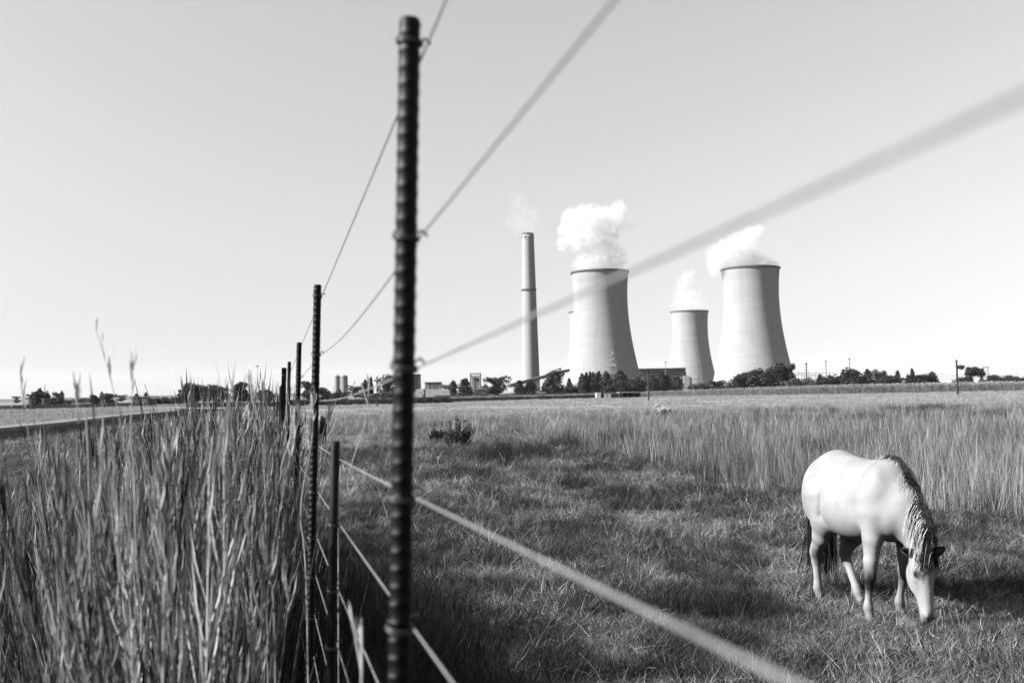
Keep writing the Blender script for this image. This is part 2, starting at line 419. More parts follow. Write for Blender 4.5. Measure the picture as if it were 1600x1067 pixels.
def steam_plume(name, d, blobs, dens, label, nscale=0.085, warp=8.5, thr=-0.22, group=None, soft=0.95):
    B = []
    for px, py, rp in blobs:
        c = p3(px, py, d); c.y += random.uniform(-0.5, 0.5)*rp*d/F; B.append((c, rp*d/F))
    lo = Vector([min(c[i]-r*1.5 for c, r in B) for i in range(3)]); hi = Vector([max(c[i]+r*1.5 for c, r in B) for i in range(3)])
    ctr = (lo+hi)/2; hs = 3.0
    ax = [np.arange(lo[i]-hs*2, hi[i]+hs*3, hs) for i in range(3)]
    X, Y, Z = np.meshgrid(*ax, indexing='ij')
    f = np.full(X.shape, 1e9)
    for c, r in B: f = np.minimum(f, np.sqrt((X-c.x)**2+(Y-c.y)**2+(Z-c.z)**2) - r*1.3)
    m, n, l = new_mat('steam_'+name)
    tc = n.new('ShaderNodeTexCoord')
    no = n.new('ShaderNodeTexNoise'); no.inputs['Scale'].default_value = nscale*0.8; no.inputs['Detail'].default_value = 6; no.inputs['Roughness'].default_value = 0.6
    l.new(tc.outputs['Object'], no.inputs['Vector'])
    sc = n.new('ShaderNodeVectorMath'); sc.operation = 'SUBTRACT'; sc.inputs[1].default_value = (0.5, 0.5, 0.5); l.new(no.outputs['Color'], sc.inputs[0])
    s2 = n.new('ShaderNodeVectorMath'); s2.operation = 'SCALE'; s2.inputs['Scale'].default_value = warp*2; l.new(sc.outputs[0], s2.inputs[0])
    pw = n.new('ShaderNodeVectorMath'); pw.operation = 'ADD'; l.new(tc.outputs['Object'], pw.inputs[0]); l.new(s2.outputs[0], pw.inputs[1])
    cur = None
    for c, r in B:
        dd = n.new('ShaderNodeVectorMath'); dd.operation = 'DISTANCE'; l.new(pw.outputs[0], dd.inputs[0]); dd.inputs[1].default_value = c-ctr
        k = n.new('ShaderNodeMath'); k.operation = 'MULTIPLY_ADD'; l.new(dd.outputs['Value'], k.inputs[0]); k.inputs[1].default_value = -1/r; k.inputs[2].default_value = 1.0
        if cur is None: cur = k.outputs[0]
        else:
            mm = n.new('ShaderNodeMath'); mm.operation = 'MAXIMUM'; l.new(cur, mm.inputs[0]); l.new(k.outputs[0], mm.inputs[1]); cur = mm.outputs[0]
    mr = n.new('ShaderNodeMapRange'); mr.interpolation_type = 'SMOOTHSTEP'
    l.new(cur, mr.inputs[0]); mr.inputs[1].default_value = thr; mr.inputs[2].default_value = thr+soft; mr.inputs[3].default_value = 0; mr.inputs[4].default_value = dens
    nf = n.new('ShaderNodeTexNoise'); nf.inputs['Scale'].default_value = nscale*2.6; nf.inputs['Detail'].default_value = 5; l.new(tc.outputs['Object'], nf.inputs['Vector'])
    mf = n.new('ShaderNodeMapRange'); l.new(nf.outputs[0], mf.inputs[0]); mf.inputs[1].default_value = .40; mf.inputs[2].default_value = .62; mf.inputs[3].default_value = .12; mf.inputs[4].default_value = 1.15
    mm_ = n.new('ShaderNodeMath'); mm_.operation = 'MULTIPLY'; l.new(mr.outputs[0], mm_.inputs[0]); l.new(mf.outputs[0], mm_.inputs[1]); mr = mm_
    pv = n.new('ShaderNodeVolumePrincipled'); pv.inputs['Color'].default_value = (.77, .77, .77, 1); pv.inputs['Anisotropy'].default_value = 0.2
    l.new(mr.outputs[0], pv.inputs['Density'])
    o = n.new('ShaderNodeOutputMaterial'); l.new(pv.outputs[0], o.inputs['Volume'])
    try: m.cycles.volume_step_rate = 0.35
    except Exception: pass
    me, v = sn_mesh(name, f, (ax[0][0], ax[1][0], ax[2][0]), hs, m, 1)
    me.transform(Matrix.Translation(-ctr))
    ob = link(name, me, None, ctr)
    return tag(ob, label, 'steam', group or 'plumes rising over the power station')
steam_plume('steam_plume', 1030, [(935, 410, 32), (912, 410, 17), (960, 408, 19), (945, 392, 28), (960, 396, 18), (918, 398, 18), (925, 372, 22), (900, 375, 20), (887, 358, 16), (895, 340, 20), (915, 335, 16), (912, 355, 24), (938, 345, 26), (962, 340, 20), (968, 328, 14), (955, 360, 20), (985, 348, 11), (880, 383, 11)], 0.16,
            'wide billowing white steam above the big tower beside the chimney')
steam_plume('steam_plume', 1000, [(1175, 408, 24), (1150, 408, 20), (1195, 412, 14), (1208, 414, 8), (1140, 392, 22), (1128, 398, 22), (1120, 412, 17), (1118, 424, 10), (1155, 380, 22), (1172, 368, 16), (1182, 362, 12), (1165, 390, 20)], 0.16,
            'white steam leaning over the rim of the big tower furthest from the chimney')
steam_plume('steam_plume', 1515, [(1077, 475, 22), (1062, 477, 16), (1092, 479, 15), (1070, 462, 18), (1066, 448, 15), (1073, 436, 13), (1080, 428, 8), (1083, 462, 13)], 0.04,
            'thin narrow steam rising from the small distant cooling tower', 0.045, 12)
steam_plume('smoke_plume', 1090, [(826, 356, 15), (817, 346, 22), (806, 343, 18), (830, 340, 17), (817, 330, 20), (808, 316, 18)], 0.009,
            'faint pale smoke drifting from the tall chimney top', 0.05, 12, group=None, soft=0.8)

# ------------------------------------------------------------------ trees far away
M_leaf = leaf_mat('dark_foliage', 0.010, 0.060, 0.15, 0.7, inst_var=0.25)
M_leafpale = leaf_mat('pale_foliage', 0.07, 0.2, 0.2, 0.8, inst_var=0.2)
def crown_mesh(kind, seed):
    r = random.Random(seed); b = MB(); lobes = []
    if kind == 'cone':
        for i in range(26):
            z = 0.06 + 0.9*i/25; lobes.append((Vector((r.uniform(-.05, .05), r.uniform(-.05, .05), z)), 0.06 + 0.44*(1-z)**0.75*r.uniform(0.75, 1.1), 0.07))
    elif kind == 'column':
        for i in range(26):
            z = 0.05 + 0.9*i/25; w = 0.46*min(1, (1-z)*2.2+0.06)**0.8*min(1, 0.6+z*2)
            lobes.append((Vector((r.uniform(-.06, .06), r.uniform(-.06, .06), z)), w*r.uniform(0.8, 1.1), 0.07))
    elif kind == 'round':
        for i in range(22):
            q = r.uniform(0, 6.28); rr = r.uniform(0, 0.3); z = r.uniform(0.16, 0.8)
            lobes.append((Vector((rr*math.cos(q), rr*math.sin(q), z)), r.uniform(0.12, 0.22), r.uniform(0.1, 0.17)))
    elif kind == 'gum':
        for i in range(15):
            q = r.uniform(0, 6.28); rr = r.uniform(0.1, 0.38); z = r.uniform(0.4, 0.88)
            lobes.append((Vector((rr*math.cos(q), rr*math.sin(q), z)), r.uniform(0.1, 0.16), r.uniform(0.07, 0.12)))
    else:                                    # shrub
        for i in range(18):
            q = r.uniform(0, 6.28); rr = r.uniform(0, 0.36); z = r.uniform(0.1, 0.7)*(1-rr)
            lobes.append((Vector((rr*math.cos(q), rr*math.sin(q), z)), r.uniform(0.12, 0.2), r.uniform(0.14, 0.24)))
    tot = 1900; k = tot//len(lobes)
    for c, w, hgt in lobes:
        lt = r.uniform(0.2, 0.8)
        for _ in range(k):
            q = r.uniform(0, 6.28); u = r.uniform(-1, 1); rad = r.uniform(0.45, 1.06)
            s = math.sqrt(1-u*u)
            p = c + Vector((w*rad*s*math.cos(q), w*rad*s*math.sin(q), hgt*rad*u))
            a = Vector((r.gauss(0, 1), r.gauss(0, 1), r.gauss(0, .7))).normalized(); t = a.orthogonal().normalized()
            t = Matrix.Rotation(r.uniform(0, 6.28), 3, a) @ t; bb = a.cross(t)
            sz = r.uniform(0.026, 0.055)
            b.add([p-t*sz-bb*sz*0.5, p+t*sz-bb*sz*0.3, p+t*sz*0.2+bb*sz], [(0, 1, 2)], min(1, max(0, lt+r.uniform(-.2, .2))))
    A = np.array(b.v); lo, hi = np.percentile(A[:, :2], 2), np.percentile(A[:, :2], 98); zt = np.percentile(A[:, 2], 99.3)
    A[:, :2] *= 1.0/(hi-lo); A[:, 2] *= 1/zt; b.v = [tuple(v) for v in A]
    return b
def trunk_mesh(kind, seed):
    r = random.Random(seed+99); b = MB()
    b.tube([(0, 0, -0.02), (0.01, 0, 0.2), (r.uniform(-.03, .03), r.uniform(-.03, .03), 0.55 if kind != 'shrub' else 0.3), (0, 0, 0.8 if kind != 'shrub' else 0.4)], [0.04, 0.03, 0.02, 0.008], 6)
    for i in range(6 if kind in ('round', 'gum') else 3):
        q = r.uniform(0, 6.28); z0 = r.uniform(0.22, 0.5)*(0.4 if kind == 'shrub' else 1)
        b.tube([(0, 0, z0), (0.13*math.cos(q), 0.13*math.sin(q), z0+0.14), (0.28*math.cos(q), 0.28*math.sin(q), z0+0.27)], [0.018, 0.013, 0.006], 5)
    return b
TREE = {}
for ki, kd in enumerate(('cone', 'column', 'round', 'gum', 'shrub')):
    for pal in (0, 1):
        if pal and kd in ('column', 'gum'): continue
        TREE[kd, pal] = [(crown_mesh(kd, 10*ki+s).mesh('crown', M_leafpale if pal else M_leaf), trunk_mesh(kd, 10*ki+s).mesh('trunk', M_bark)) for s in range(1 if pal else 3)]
NAMES = {'cone': 'conifer_tree', 'column': 'cypress_tree', 'round': 'leafy_tree', 'gum': 'gum_tree', 'shrub': 'bush'}
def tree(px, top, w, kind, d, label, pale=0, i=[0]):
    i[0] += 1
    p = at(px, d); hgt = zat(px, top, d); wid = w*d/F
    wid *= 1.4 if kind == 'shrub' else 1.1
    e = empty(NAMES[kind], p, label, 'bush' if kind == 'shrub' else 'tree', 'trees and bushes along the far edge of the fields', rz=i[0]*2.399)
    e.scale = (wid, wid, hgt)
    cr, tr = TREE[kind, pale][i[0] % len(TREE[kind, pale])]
    link('crown', cr, e); link('trunk', tr, e)
TREES = [
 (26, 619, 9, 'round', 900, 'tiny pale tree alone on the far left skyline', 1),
 (58, 611, 24, 'round', 350, 'wide dark tree beside the leftmost telephone pole'),
 (62, 607, 12, 'column', 360, 'narrow peak of dark foliage rising from the wide leftmost tree'),
 (72, 616, 12, 'round', 352, 'low dark tree just right of the leftmost telephone pole'),
 (85, 621, 14, 'shrub', 340, 'rounded dark bush right of the leftmost telephone pole'),
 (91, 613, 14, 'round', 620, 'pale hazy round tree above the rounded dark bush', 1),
 (96.5, 611, 6, 'column', 480, 'slim dark tree peaking beside the pale hazy round one'),
 (105, 625, 14, 'shrub', 420, 'low dark bush left of the pale farm walls'),
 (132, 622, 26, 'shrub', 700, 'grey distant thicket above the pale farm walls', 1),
 (148, 617, 11, 'round', 330, 'dark rounded tree at the left end of the pale farm walls'),
 (159, 612, 6, 'cone', 332, 'thin dark spire tree between two rounded ones over the farm walls'),
 (169, 615, 18, 'round', 328, 'dark broad tree at the right end of the pale farm walls'),
 (190, 617, 12, 'round', 800, 'grey far tree left of the flat roofed farmhouse', 1),
 (213, 615, 7, 'cone', 700, 'small far conifer over the flat farmhouse roof, left of two'),
 (228, 613, 7, 'cone', 700, 'small far conifer over the flat farmhouse roof, right of two'),
 (235, 623, 13, 'shrub', 300, 'small dark bush just right of the flat roofed farmhouse'),
 (255, 621, 22, 'shrub', 300, 'long low dark bush in the hedge, half nearer the farmhouse'),
 (273, 621, 20, 'shrub', 300, 'long low dark bush in the hedge, half nearer the tall trees'),
 (292, 599, 22, 'round', 330, 'tall dark dense tree with flat top at the end of the hedge'),
 (307, 602, 20, 'round', 332, 'dark dense tree joined to the right of the flat topped one'),
 (326, 603, 20, 'round', 340, 'dark tree left of the gap in the middle farm group'),
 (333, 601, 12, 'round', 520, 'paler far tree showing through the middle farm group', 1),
 (343, 605, 22, 'round', 338, 'umbrella shaped dark tree right of the gap in the middle farm group'),
 (374, 597, 22, 'gum', 335, 'lopsided tall tree with open top left of the lamp mast'),
 (380, 612, 22, 'shrub', 334, 'dense bush at the foot of the lopsided tall tree'),
 (413, 609, 24, 'round', 340, 'round dark tree behind the lamp mast'),
 (483, 596, 22, 'round', 380, 'dark tree glimpsed between the third and second fence posts'),
 (505, 606, 24, 'round', 380, 'dark tree just right of the second fence post'),
 (531, 611, 20, 'shrub', 370, 'dark low bush below the pair of silos'),
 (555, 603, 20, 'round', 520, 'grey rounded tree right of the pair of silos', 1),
 (572, 594, 14, 'column', 372, 'dark pointed conifer between silos and telephone pole'),
 (580, 589, 7, 'cone', 373, 'thin dark spire beside the dark pointed conifer'),
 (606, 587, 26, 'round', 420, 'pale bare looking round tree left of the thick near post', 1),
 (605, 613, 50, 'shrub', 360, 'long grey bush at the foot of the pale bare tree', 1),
 (709, 595, 10, 'round', 520, 'small dark tree right of the pale box building'),
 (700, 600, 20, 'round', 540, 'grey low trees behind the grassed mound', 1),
 (727, 592, 20, 'cone', 480, 'pyramid shaped dark tree left of the steel frame tower'),
 (758, 601, 10, 'shrub', 540, 'small dark bush right of the steel frame tower'),
 (777, 589, 28, 'round', 460, 'big rounded dark tree left of the conveyor'),
 (812, 595, 17, 'cone', 430, 'dark tree under the conveyor, left of two beside the chimney'),
 (828, 593, 17, 'cone', 430, 'dark tree under the conveyor, right of two beside the chimney'),
 (852, 598, 14, 'cone', 430, 'dark conifer at the left foot of the tallest dark tree'),
 (868, 578, 22, 'round', 420, 'tallest dark tree at the top end of the conveyor'),
 (889.5, 591, 9, 'cone', 500, 'little solitary conifer before the sunlit side of the big tower'),
 (892, 604, 34, 'shrub', 440, 'low dark hedge before the sunlit side of the big tower'),
 (910, 584, 11, 'column', 430, 'cypress at the left end of the row before the big tower'),
 (917, 582.5, 10, 'column', 431, 'second cypress from the left end of the row before the big tower'),
 (922.5, 581, 8, 'cone', 432, 'third cypress of the row before the big tower, sharp tipped'),
 (928, 582, 11, 'column', 430, 'fourth cypress of the row before the big tower'),
 (936, 580.5, 12, 'cone', 431, 'fifth and sharpest cypress of the row before the big tower'),
 (948, 581, 19, 'column', 429, 'broad round topped tree ending the cypress row, left of the antenna mast'),
 (970, 579.5, 22, 'column', 428, 'broad dark tree standing right of the antenna mast'),
 (999, 591, 20, 'round', 440, 'dark tree in the shade side of the big tower'),
 (986, 602, 26, 'shrub', 438, 'low dark bushes below the shade side of the big tower'),
 (1021, 587, 13, 'cone', 420, 'conifer just right of the middle telephone pole'),
 (1033, 582, 14, 'column', 420, 'tall conifer before the long plant hall, left of three'),
 (1043, 585, 14, 'column', 421, 'tall conifer before the long plant hall, middle of three'),
 (1058, 589, 17, 'column', 419, 'stout conifer before the long plant hall, right of three'),
 (1097, 600, 32, 'shrub', 450, 'low dark hedge below the small distant tower'),
 (1121, 595, 20, 'round', 450, 'low dark tree between the small tower and the last big tower'),
 (1138, 601, 16, 'shrub', 460, 'dark bush at the sunlit foot of the last big tower'),
 (1152, 587, 16, 'round', 400, 'dark tree at left end of the clump before the last big tower'),
 (1165, 583, 16, 'round', 402, 'second dark tree of the clump before the last big tower'),
 (1183, 577, 24, 'round', 400, 'largest dark tree before the sunlit face of the last big tower'),
 (1207, 575, 28, 'round', 398, 'dark tree before the shadow edge of the last big tower'),
 (1228, 568, 24, 'round', 400, 'tallest dark tree at the shaded edge of the last big tower'),
 (1240, 585, 14, 'shrub', 405, 'dark bush below the shaded corner of the last big tower'),
 (1240, 592, 22, 'shrub', 330, 'pale rounded bush at the maize field edge', 1),
 (1262, 591, 24, 'shrub', 380, 'grey green bush right of the pale rounded one', 1),
 (1282, 585, 10, 'column', 400, 'dark bush with a peak below the substation'),
 (1300, 588, 34, 'shrub', 395, 'dark thicket below the second floodlight mast'),
 (1318, 578, 10, 'column', 400, 'small dark peaked tree left of the third floodlight mast'),
 (1331, 576, 20, 'round', 402, 'dark tree at the foot of the third floodlight mast'),
 (1340, 587, 40, 'shrub', 395, 'dark thicket right of the third floodlight mast'),
 (1356, 577, 14, 'column', 400, 'dark flat topped tree with a steep right side'),
 (1369, 578, 12, 'round', 420, 'grey paler tree right of the flat topped one', 1),
 (1380, 580, 14, 'round', 405, 'dark tree right of the grey paler one'),
 (1392, 588, 30, 'shrub', 400, 'dark low thicket left of the twin narrow conifers'),
 (1403, 579, 9, 'column', 402, 'narrow conifer in the thicket, well left of the tallest spire'),
 (1419, 585, 7, 'cone', 400, 'short conifer beside the tallest spire in the thicket'),
 (1426, 576, 9, 'cone', 401, 'tallest conifer spire in the right hand thicket'),
 (1440, 585, 30, 'round', 398, 'rounded dark trees right of the tallest spire'),
 (1457, 581, 14, 'cone', 400, 'last tall dark tree before the open gap at right'),
 (1463, 594, 12, 'shrub', 400, 'low dark bush ending the thicket beside the open gap'),
 (1519, 571, 28, 'gum', 420, 'spreading gum tree with a gap in its crown right of the pole'),
 (1505, 590, 20, 'shrub', 430, 'low bush at the foot of the pole by the gum tree'),
 (1534, 582, 9, 'round', 520, 'pale thin tree right of the spreading gum tree', 1),
 (1556, 586, 22, 'round', 560, 'rounded far tree right of the pylon'),
 (1580, 587, 22, 'round', 565, 'rounded far tree near the right end of the skyline'),
 (1600, 590, 20, 'shrub', 560, 'bush at the very right end of the skyline'),
]
for t in TREES: tree(*t)

# ------------------------------------------------------------------ plant buildings, sheds, poles
def boxpx(mb, x0, x1, y0, d, dep, base=0.0, tone=0.5):
    """box spanning picture columns x0..x1, from height of row y0 at distance d down to base"""
    a, b = at(x0, d), at(x1, d); top = zat((x0+x1)/2, y0, d)
    mb.box(((a.x+b.x)/2, d+dep/2, (top+base)/2), (abs(b.x-a.x), dep, top-base)); return (a.x+b.x)/2, abs(b.x-a.x), top
def hall():
    d = 1180; p = at(1036, d)
    e = empty('plant_hall', p, 'long low plant hall with flat roof between the two big towers', 'building')
    def loc(mb, n, m): o = mb.build(n, m, e); o.matrix_parent_inverse = Matrix.Translation(-p); return o
    m = MB(); boxpx(m, 998, 1073, 585.5, d, 40); loc(m, 'wall', M_pale)
    zt = zat(1036, 576, d); zb = zat(1036, 582.5, d); zc = zat(1036, 586, d); a = at(996, d); b = at(1073.5, d)
    m = MB(); m.box(((a.x+b.x)/2, d+18, (zt+zb)/2), (b.x-a.x-2, 36, zt-zb)); loc(m, 'roof', M_mid)
    m = MB(); m.box(((a.x+b.x)/2, d+17, zt+0.4), (b.x-a.x, 38, 0.8)); loc(m, 'roof_edge', M_pale)
    m = MB(); m.box(((a.x+b.x)/2, d-0.3, (zb+zc)/2), (b.x-a.x-1, 0.8, zb-zc)); loc(m, 'window_band', M_dark)
    m = MB(); boxpx(m, 1068, 1079, 587, d-3, 2.6); loc(m, 'end_wall', M_white)
    m = MB(); x0, x1 = at(998, d).x, at(1066, d).x
    for k in range(9): m.box((x0+(x1-x0)*k/8, d-0.5, zc/2), (0.9, 0.6, zc))
    loc(m, 'wall_ribs', M_mid)
hall()
def simple(name, label, cat, parts, group=None):
    """parts: (part name, material, [(x0, x1, ytop, ybottom or None, d, depth)])"""
    q = parts[0][2][0]; p = at((q[0]+q[1])/2, q[4])
    e = empty(name, p, label, cat, group)
    for nm, mt, bl in parts:
        m = MB()
        for x0, x1, yt, yb, d, dep in bl:
            boxpx(m, x0, x1, yt, d, dep, 0.0 if yb is None else zat((x0+x1)/2, yb, d))
        o = m.build(nm, mt, e); o.matrix_parent_inverse = Matrix.Translation(-p)
    return e
# low white pens in front of the big tower
simple('animal_pen', 'low white walled pen with open bays in front of the big tower', 'shed', [
    ('white_wall', M_white, [(932, 939, 613.3, None, 246, 4), (943.5, 948, 614.8, None, 246, .2), (949, 954.5, 614.8, None, 246, .2)]),
    ('dark_wall', M_dark, [(939.2, 954.5, 614.2, None, 246.4, 3.5), (955, 967, 614.6, None, 246, 3)])])
simple('long_shed', 'long low shed with pale roof and open dark bays behind the pole', 'shed', [
    ('roof', M_pale, [(967.5, 1001, 612.2, 613.6, 247, 6)]),
    ('wall', M_mid, [(968, 1000, 613.7, None, 248.5, 4)]),
    ('post', M_wood, [(968, 968.6, 613.7, None, 247.3, .15)]), ('post', M_wood, [(978, 978.6, 613.7, None, 247.3, .15)]),
    ('post', M_wood, [(989, 989.6, 613.7, None, 247.3, .15)]), ('post', M_wood, [(999.5, 1000, 613.7, None, 247.3, .15)]),
    ('bay_opening', M_dark, [(974, 978, 614.2, None, 248.35, .1)]), ('bay_opening', M_dark, [(983, 986, 614.2, None, 248.35, .1)]), ('bay_opening', M_dark, [(994, 998, 614.2, None, 248.35, .1)])])
simple('block_shed', 'small pale block shed at the foot of the tallest dark tree', 'shed', [
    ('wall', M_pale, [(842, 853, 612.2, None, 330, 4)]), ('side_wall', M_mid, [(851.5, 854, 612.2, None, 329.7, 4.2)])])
simple('pump_house', 'little white pump house left of the trees under the conveyor', 'shed', [('wall', M_white, [(802, 805.5, 612, None, 350, 2)]), ('roof', M_pale, [(801.7, 805.8, 611.4, 611.9, 349.8, 2.4)])])
simple('far_shed', 'white far shed behind the trees under the conveyor', 'shed', [('wall', M_white, [(836, 844, 607.5, None, 470, 5)]), ('roof', M_mid, [(835.5, 844.5, 606.4, 607.4, 469.5, 6)])])
simple('white_house', 'long white house below the steel frame tower', 'building', [('wall', M_white, [(739, 761, 608.8, None, 520, 8)]), ('roof', M_pale, [(738, 762, 606.8, 608.7, 519, 10)]), ('window', M_dark, [(755, 757, 610, 612, 519.7, .2)]), ('window', M_dark, [(749, 751, 610, 612, 519.7, .2)])])
simple('lean_to', 'small pale lean-to in front of the long white house', 'shed', [('wall', M_pale, [(740, 748.5, 614, None, 470, 5)]), ('roof', M_mid, [(739.5, 749, 613, 613.9, 469.5, 6)])])
simple('box_building', 'pale box shaped building on top of the grassed mound', 'building', [('wall', M_pale, [(664, 689, 598, 609, 640, 10)]), ('roof', M_mid, [(663.5, 689.5, 596.8, 597.9, 639.5, 11)]), ('pilaster', M_mid, [(671, 671.6, 598, 609, 639.8, .4)]), ('pilaster', M_mid, [(677, 677.6, 598, 609, 639.8, .4)]), ('pilaster', M_mid, [(682, 682.6, 598, 609, 639.8, .4)])])
simple('dark_block', 'dark flat topped tower block beside the thick near post', 'building', [('wall', M_mid, [(636, 655, 585.5, None, 700, 14)]), ('roof', M_dark, [(635.7, 655.3, 584.6, 585.4, 699.5, 15)]), ('rib', M_dark, [(650, 650.6, 586, None, 699.7, .5)]), ('rib', M_dark, [(645, 645.6, 586, None, 699.7, .5)])])
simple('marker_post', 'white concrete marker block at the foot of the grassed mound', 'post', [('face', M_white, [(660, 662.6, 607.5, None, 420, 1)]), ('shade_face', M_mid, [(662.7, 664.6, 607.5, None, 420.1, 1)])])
# grassed mound
md = MB(); d = 520
q = [(at(640, d).x, d, 0), (at(728, d).x, d, 0), (at(696, d).x, d+12, zat(696, 607.6, d)), (at(648, d).x, d+12, zat(648, 607.6, d)),
     (at(640, d).x, d+40, 0), (at(728, d).x, d+40, 0), (at(696, d).x, d+28, zat(696, 607.6, d)), (at(648, d).x, d+28, zat(648, 607.6, d))]
md.add(q, [(0, 1, 2, 3), (1, 5, 6, 2), (3, 2, 6, 7), (0, 3, 7, 4), (4, 7, 6, 5)])
tag(md.build('mound', M_berm), kind='structure')
# silos
def silo(px, w, label):
    d = 620; p = at(px, d); H = zat(px, 588.5, d); r = w/2*d/F
    e = empty('silo', p, label, 'silo', 'pair of pale round silos')
    MB().lathe([(r, -0.3), (r, H), (r*0.75, H+0.8), (0.02, H+1.4)], 24).build('barrel', M_pale, e, False)
    MB().lathe([(r+0.02, H-0.5), (r+0.15, H-0.3), (r+0.15, H+0.05), (r+0.02, H+0.1)], 24).build('rim', M_pale, e)
    m = MB(); m.tube([(r*0.6, -r*0.9, 0), (r*0.6, -r*0.9, H+0.6)], 0.15, 5); m.build('ladder', M_mid, e)
silo(527, 8.5, 'narrower pale silo nearest the second fence post')
silo(538, 11, 'wider pale silo with a ladder, right of the narrow one')
# steel frame tower
def frame_tower():
    d = 600; p = at(743.5, d); e = empty('frame_tower', p, 'steel frame tower holding a dark tank under an open top frame', 'tower')
    w = 16*d/F; z = lambda py: zat(743.5, py, d)
    m = MB()
    for sx in (-.5, .5):
        for sy in (-.5, .5): m.tube([(sx*w*0.95, sy*w*0.8, 0), (sx*w*0.95, sy*w*0.8, z(584))], 0.28, 4)
    m.tube([(0, -w*.42, 0), (0, -w*.42, z(589))], 0.4, 4)
    m.build('legs', M_metal_dark, e)
    m = MB(); m.box((0, 0, (z(589.5)+z(587.6))/2), (w*0.92, w*.8, z(587.6)-z(589.5))); m.build('tank', M_mid, e)
    m = MB()
    for py in (583.3, 585.3):
        m.box((0, 0, z(py)), (w*1.1, w*.9, 0.35))
    m.build('top_frame', M_lattice, e)
    m = MB(); m.box((0, 2, z(598)/2+2), (w*0.75, w*.3, z(590)*.9)); m.build('silo_body', M_pale, e)
frame_tower()
# conveyor
def conveyor():
    d = 700; a, b = p3(795, 603, d), p3(888, 578.5, d+120)
    e = empty('conveyor', (a.x, a.y, 0), 'inclined conveyor gallery rising towards the big tower', 'conveyor')
    inv = Matrix.Translation((-a.x, -a.y, 0))
    u = (b-a); m = MB(); s = Vector((u.y, -u.x, 0)).normalized()*1.3; up = Vector((0, 0, 1.1))
    m.add([a-s-up, a+s-up, a+s+up, a-s+up, b-s-up, b+s-up, b+s+up, b-s+up], [(0, 1, 2, 3), (7, 6, 5, 4), (0, 4, 5, 1), (1, 5, 6, 2), (2, 6, 7, 3), (3, 7, 4, 0)])
    o = m.build('gallery', M_mid, e); o.matrix_parent_inverse = inv
    for k in range(1, 9):
        c = a + u*k/9; m = MB()
        m.tube([(c.x-1.2, c.y, 0), (c.x, c.y, c.z-1.1)], 0.2, 4); m.tube([(c.x+1.2, c.y, 0), (c.x, c.y, c.z-1.1)], 0.2, 4)
        o = m.build('trestle', M_lattice, e); o.matrix_parent_inverse = inv
conveyor()
# antenna mast with platform
def antenna():
    d = 640; p = at(957, d); z = lambda py: zat(957, py, d)
    e = empty('antenna_mast', p, 'white lattice antenna mast with drum platform before the big tower', 'mast')
    m = MB(); H = z(545)
    def w(zz): return 1.5*(1-zz/H)+0.35
    L = [i*H/14 for i in range(15)]
    for k in range(4):
        sx, sy = (1, 1, -1, -1)[k], (1, -1, -1, 1)[k]
        m.tube([(sx*w(zz), sy*w(zz), zz) for zz in L], 0.13, 4)
    for i in range(14):
        a, b = w(L[i]), w(L[i+1])
        for (s0, s1) in (((1, 1), (1, -1)), ((1, -1), (-1, -1)), ((-1, -1), (-1, 1)), ((-1, 1), (1, 1))):
            m.tube([(s0[0]*a, s0[1]*a, L[i]), (s1[0]*b, s1[1]*b, L[i+1])], 0.08, 4)
            m.tube([(s0[0]*b, s0[1]*b, L[i+1]), (s1[0]*b, s1[1]*b, L[i+1])], 0.08, 4)
    m.build('lattice', M_lattice, e)
    m = MB(); m.box((0, 0, z(570.5)), (5.0, 4.0, 1.3)); m.build('platform', M_white, e)
    for yy, sx in ((552, .5), (556, -.6), (561, .7), (563, -.5)):
        m = MB(); m.lathe([(0.01, -0.3), (0.75, -0.2), (0.85, 0.2), (0.01, 0.3)], 12); o = m.build('dish', M_white, e); o.location = (sx*1.2, -0.8, z(yy)); o.rotation_euler = (R(90), 0, 0)
    m = MB(); m.lathe([(0.01, -.6), (1.0, -.5), (1.0, .5), (0.01, .6)], 14); o = m.build('drum', M_white, e); o.location = (-2.9, -0.6, z(570)); o.rotation_euler = (R(90), 0, 0)
antenna()
# poles
def pole(px, top, base, label, mat=M_wood, r=None, arm=None, d=None, name='telephone_pole', cat='pole', group='telephone poles across the fields'):
    d = d or CAM_H*F/max(2.0, base-hor(px)); p = at(px, d); H = zat(px, top, d)
    e = empty(name, p, label, cat, group)
    r = r or 0.11
    MB().tube([(0, 0, -0.5), (0, 0, H*0.5), (0, 0, H)], [r*1.15, r, r*0.85], 8).build('shaft', mat, e)
    if arm == 'cross':
        m = MB(); m.box((0, -0.12, H-0.35), (1.0, 0.1, 0.1)); m.build('crossarm', mat, e)
        for s in (-.42, .42):
            MB().lathe([(0.05, 0), (0.07, 0.08), (0.03, 0.16)], 8, (s, -0.12, H-0.3)).build('insulator', M_pale, e)
    if arm == 'cap':
        MB().lathe([(r, 0), (r+0.05, 0.02), (r+0.05, 0.12), (0.01, 0.2)], 8, (0, 0, H)).build('cap', mat, e)
    if arm == 'head':
        m = MB(); w = 2.6*d/F; m.lathe([(w*.6, 0), (w, 0.1*w), (w, 0.4*w), (w*.3, .7*w)], 8, (0, 0, H-0.3*w)); m.build('lamp_head', mat, e)
    return e
pole(70, 603.5, 636, 'leftmost telephone pole standing before a wide dark tree', arm='cap')
pole(319, 605, 637, 'short telephone pole among the tall farm trees', arm='cap')
pole(355.5, 603, 633, 'telephone pole between the umbrella shaped tree and lopsided tree', arm='cap')
pole(413, 600, 628, 'short pole with crossarm above the round dark tree', arm='cross')
pole(589.5, 590, 635, 'telephone pole left of the pale bare looking tree', arm='cap')
pole(1013.5, 575.5, 625.5, 'telephone pole standing in the field before the plant hall', arm='cross', r=.13)
pole(1496, 564, 617, 'tall telephone pole standing at the maize edge by the gum tree', arm='cap', r=.16)
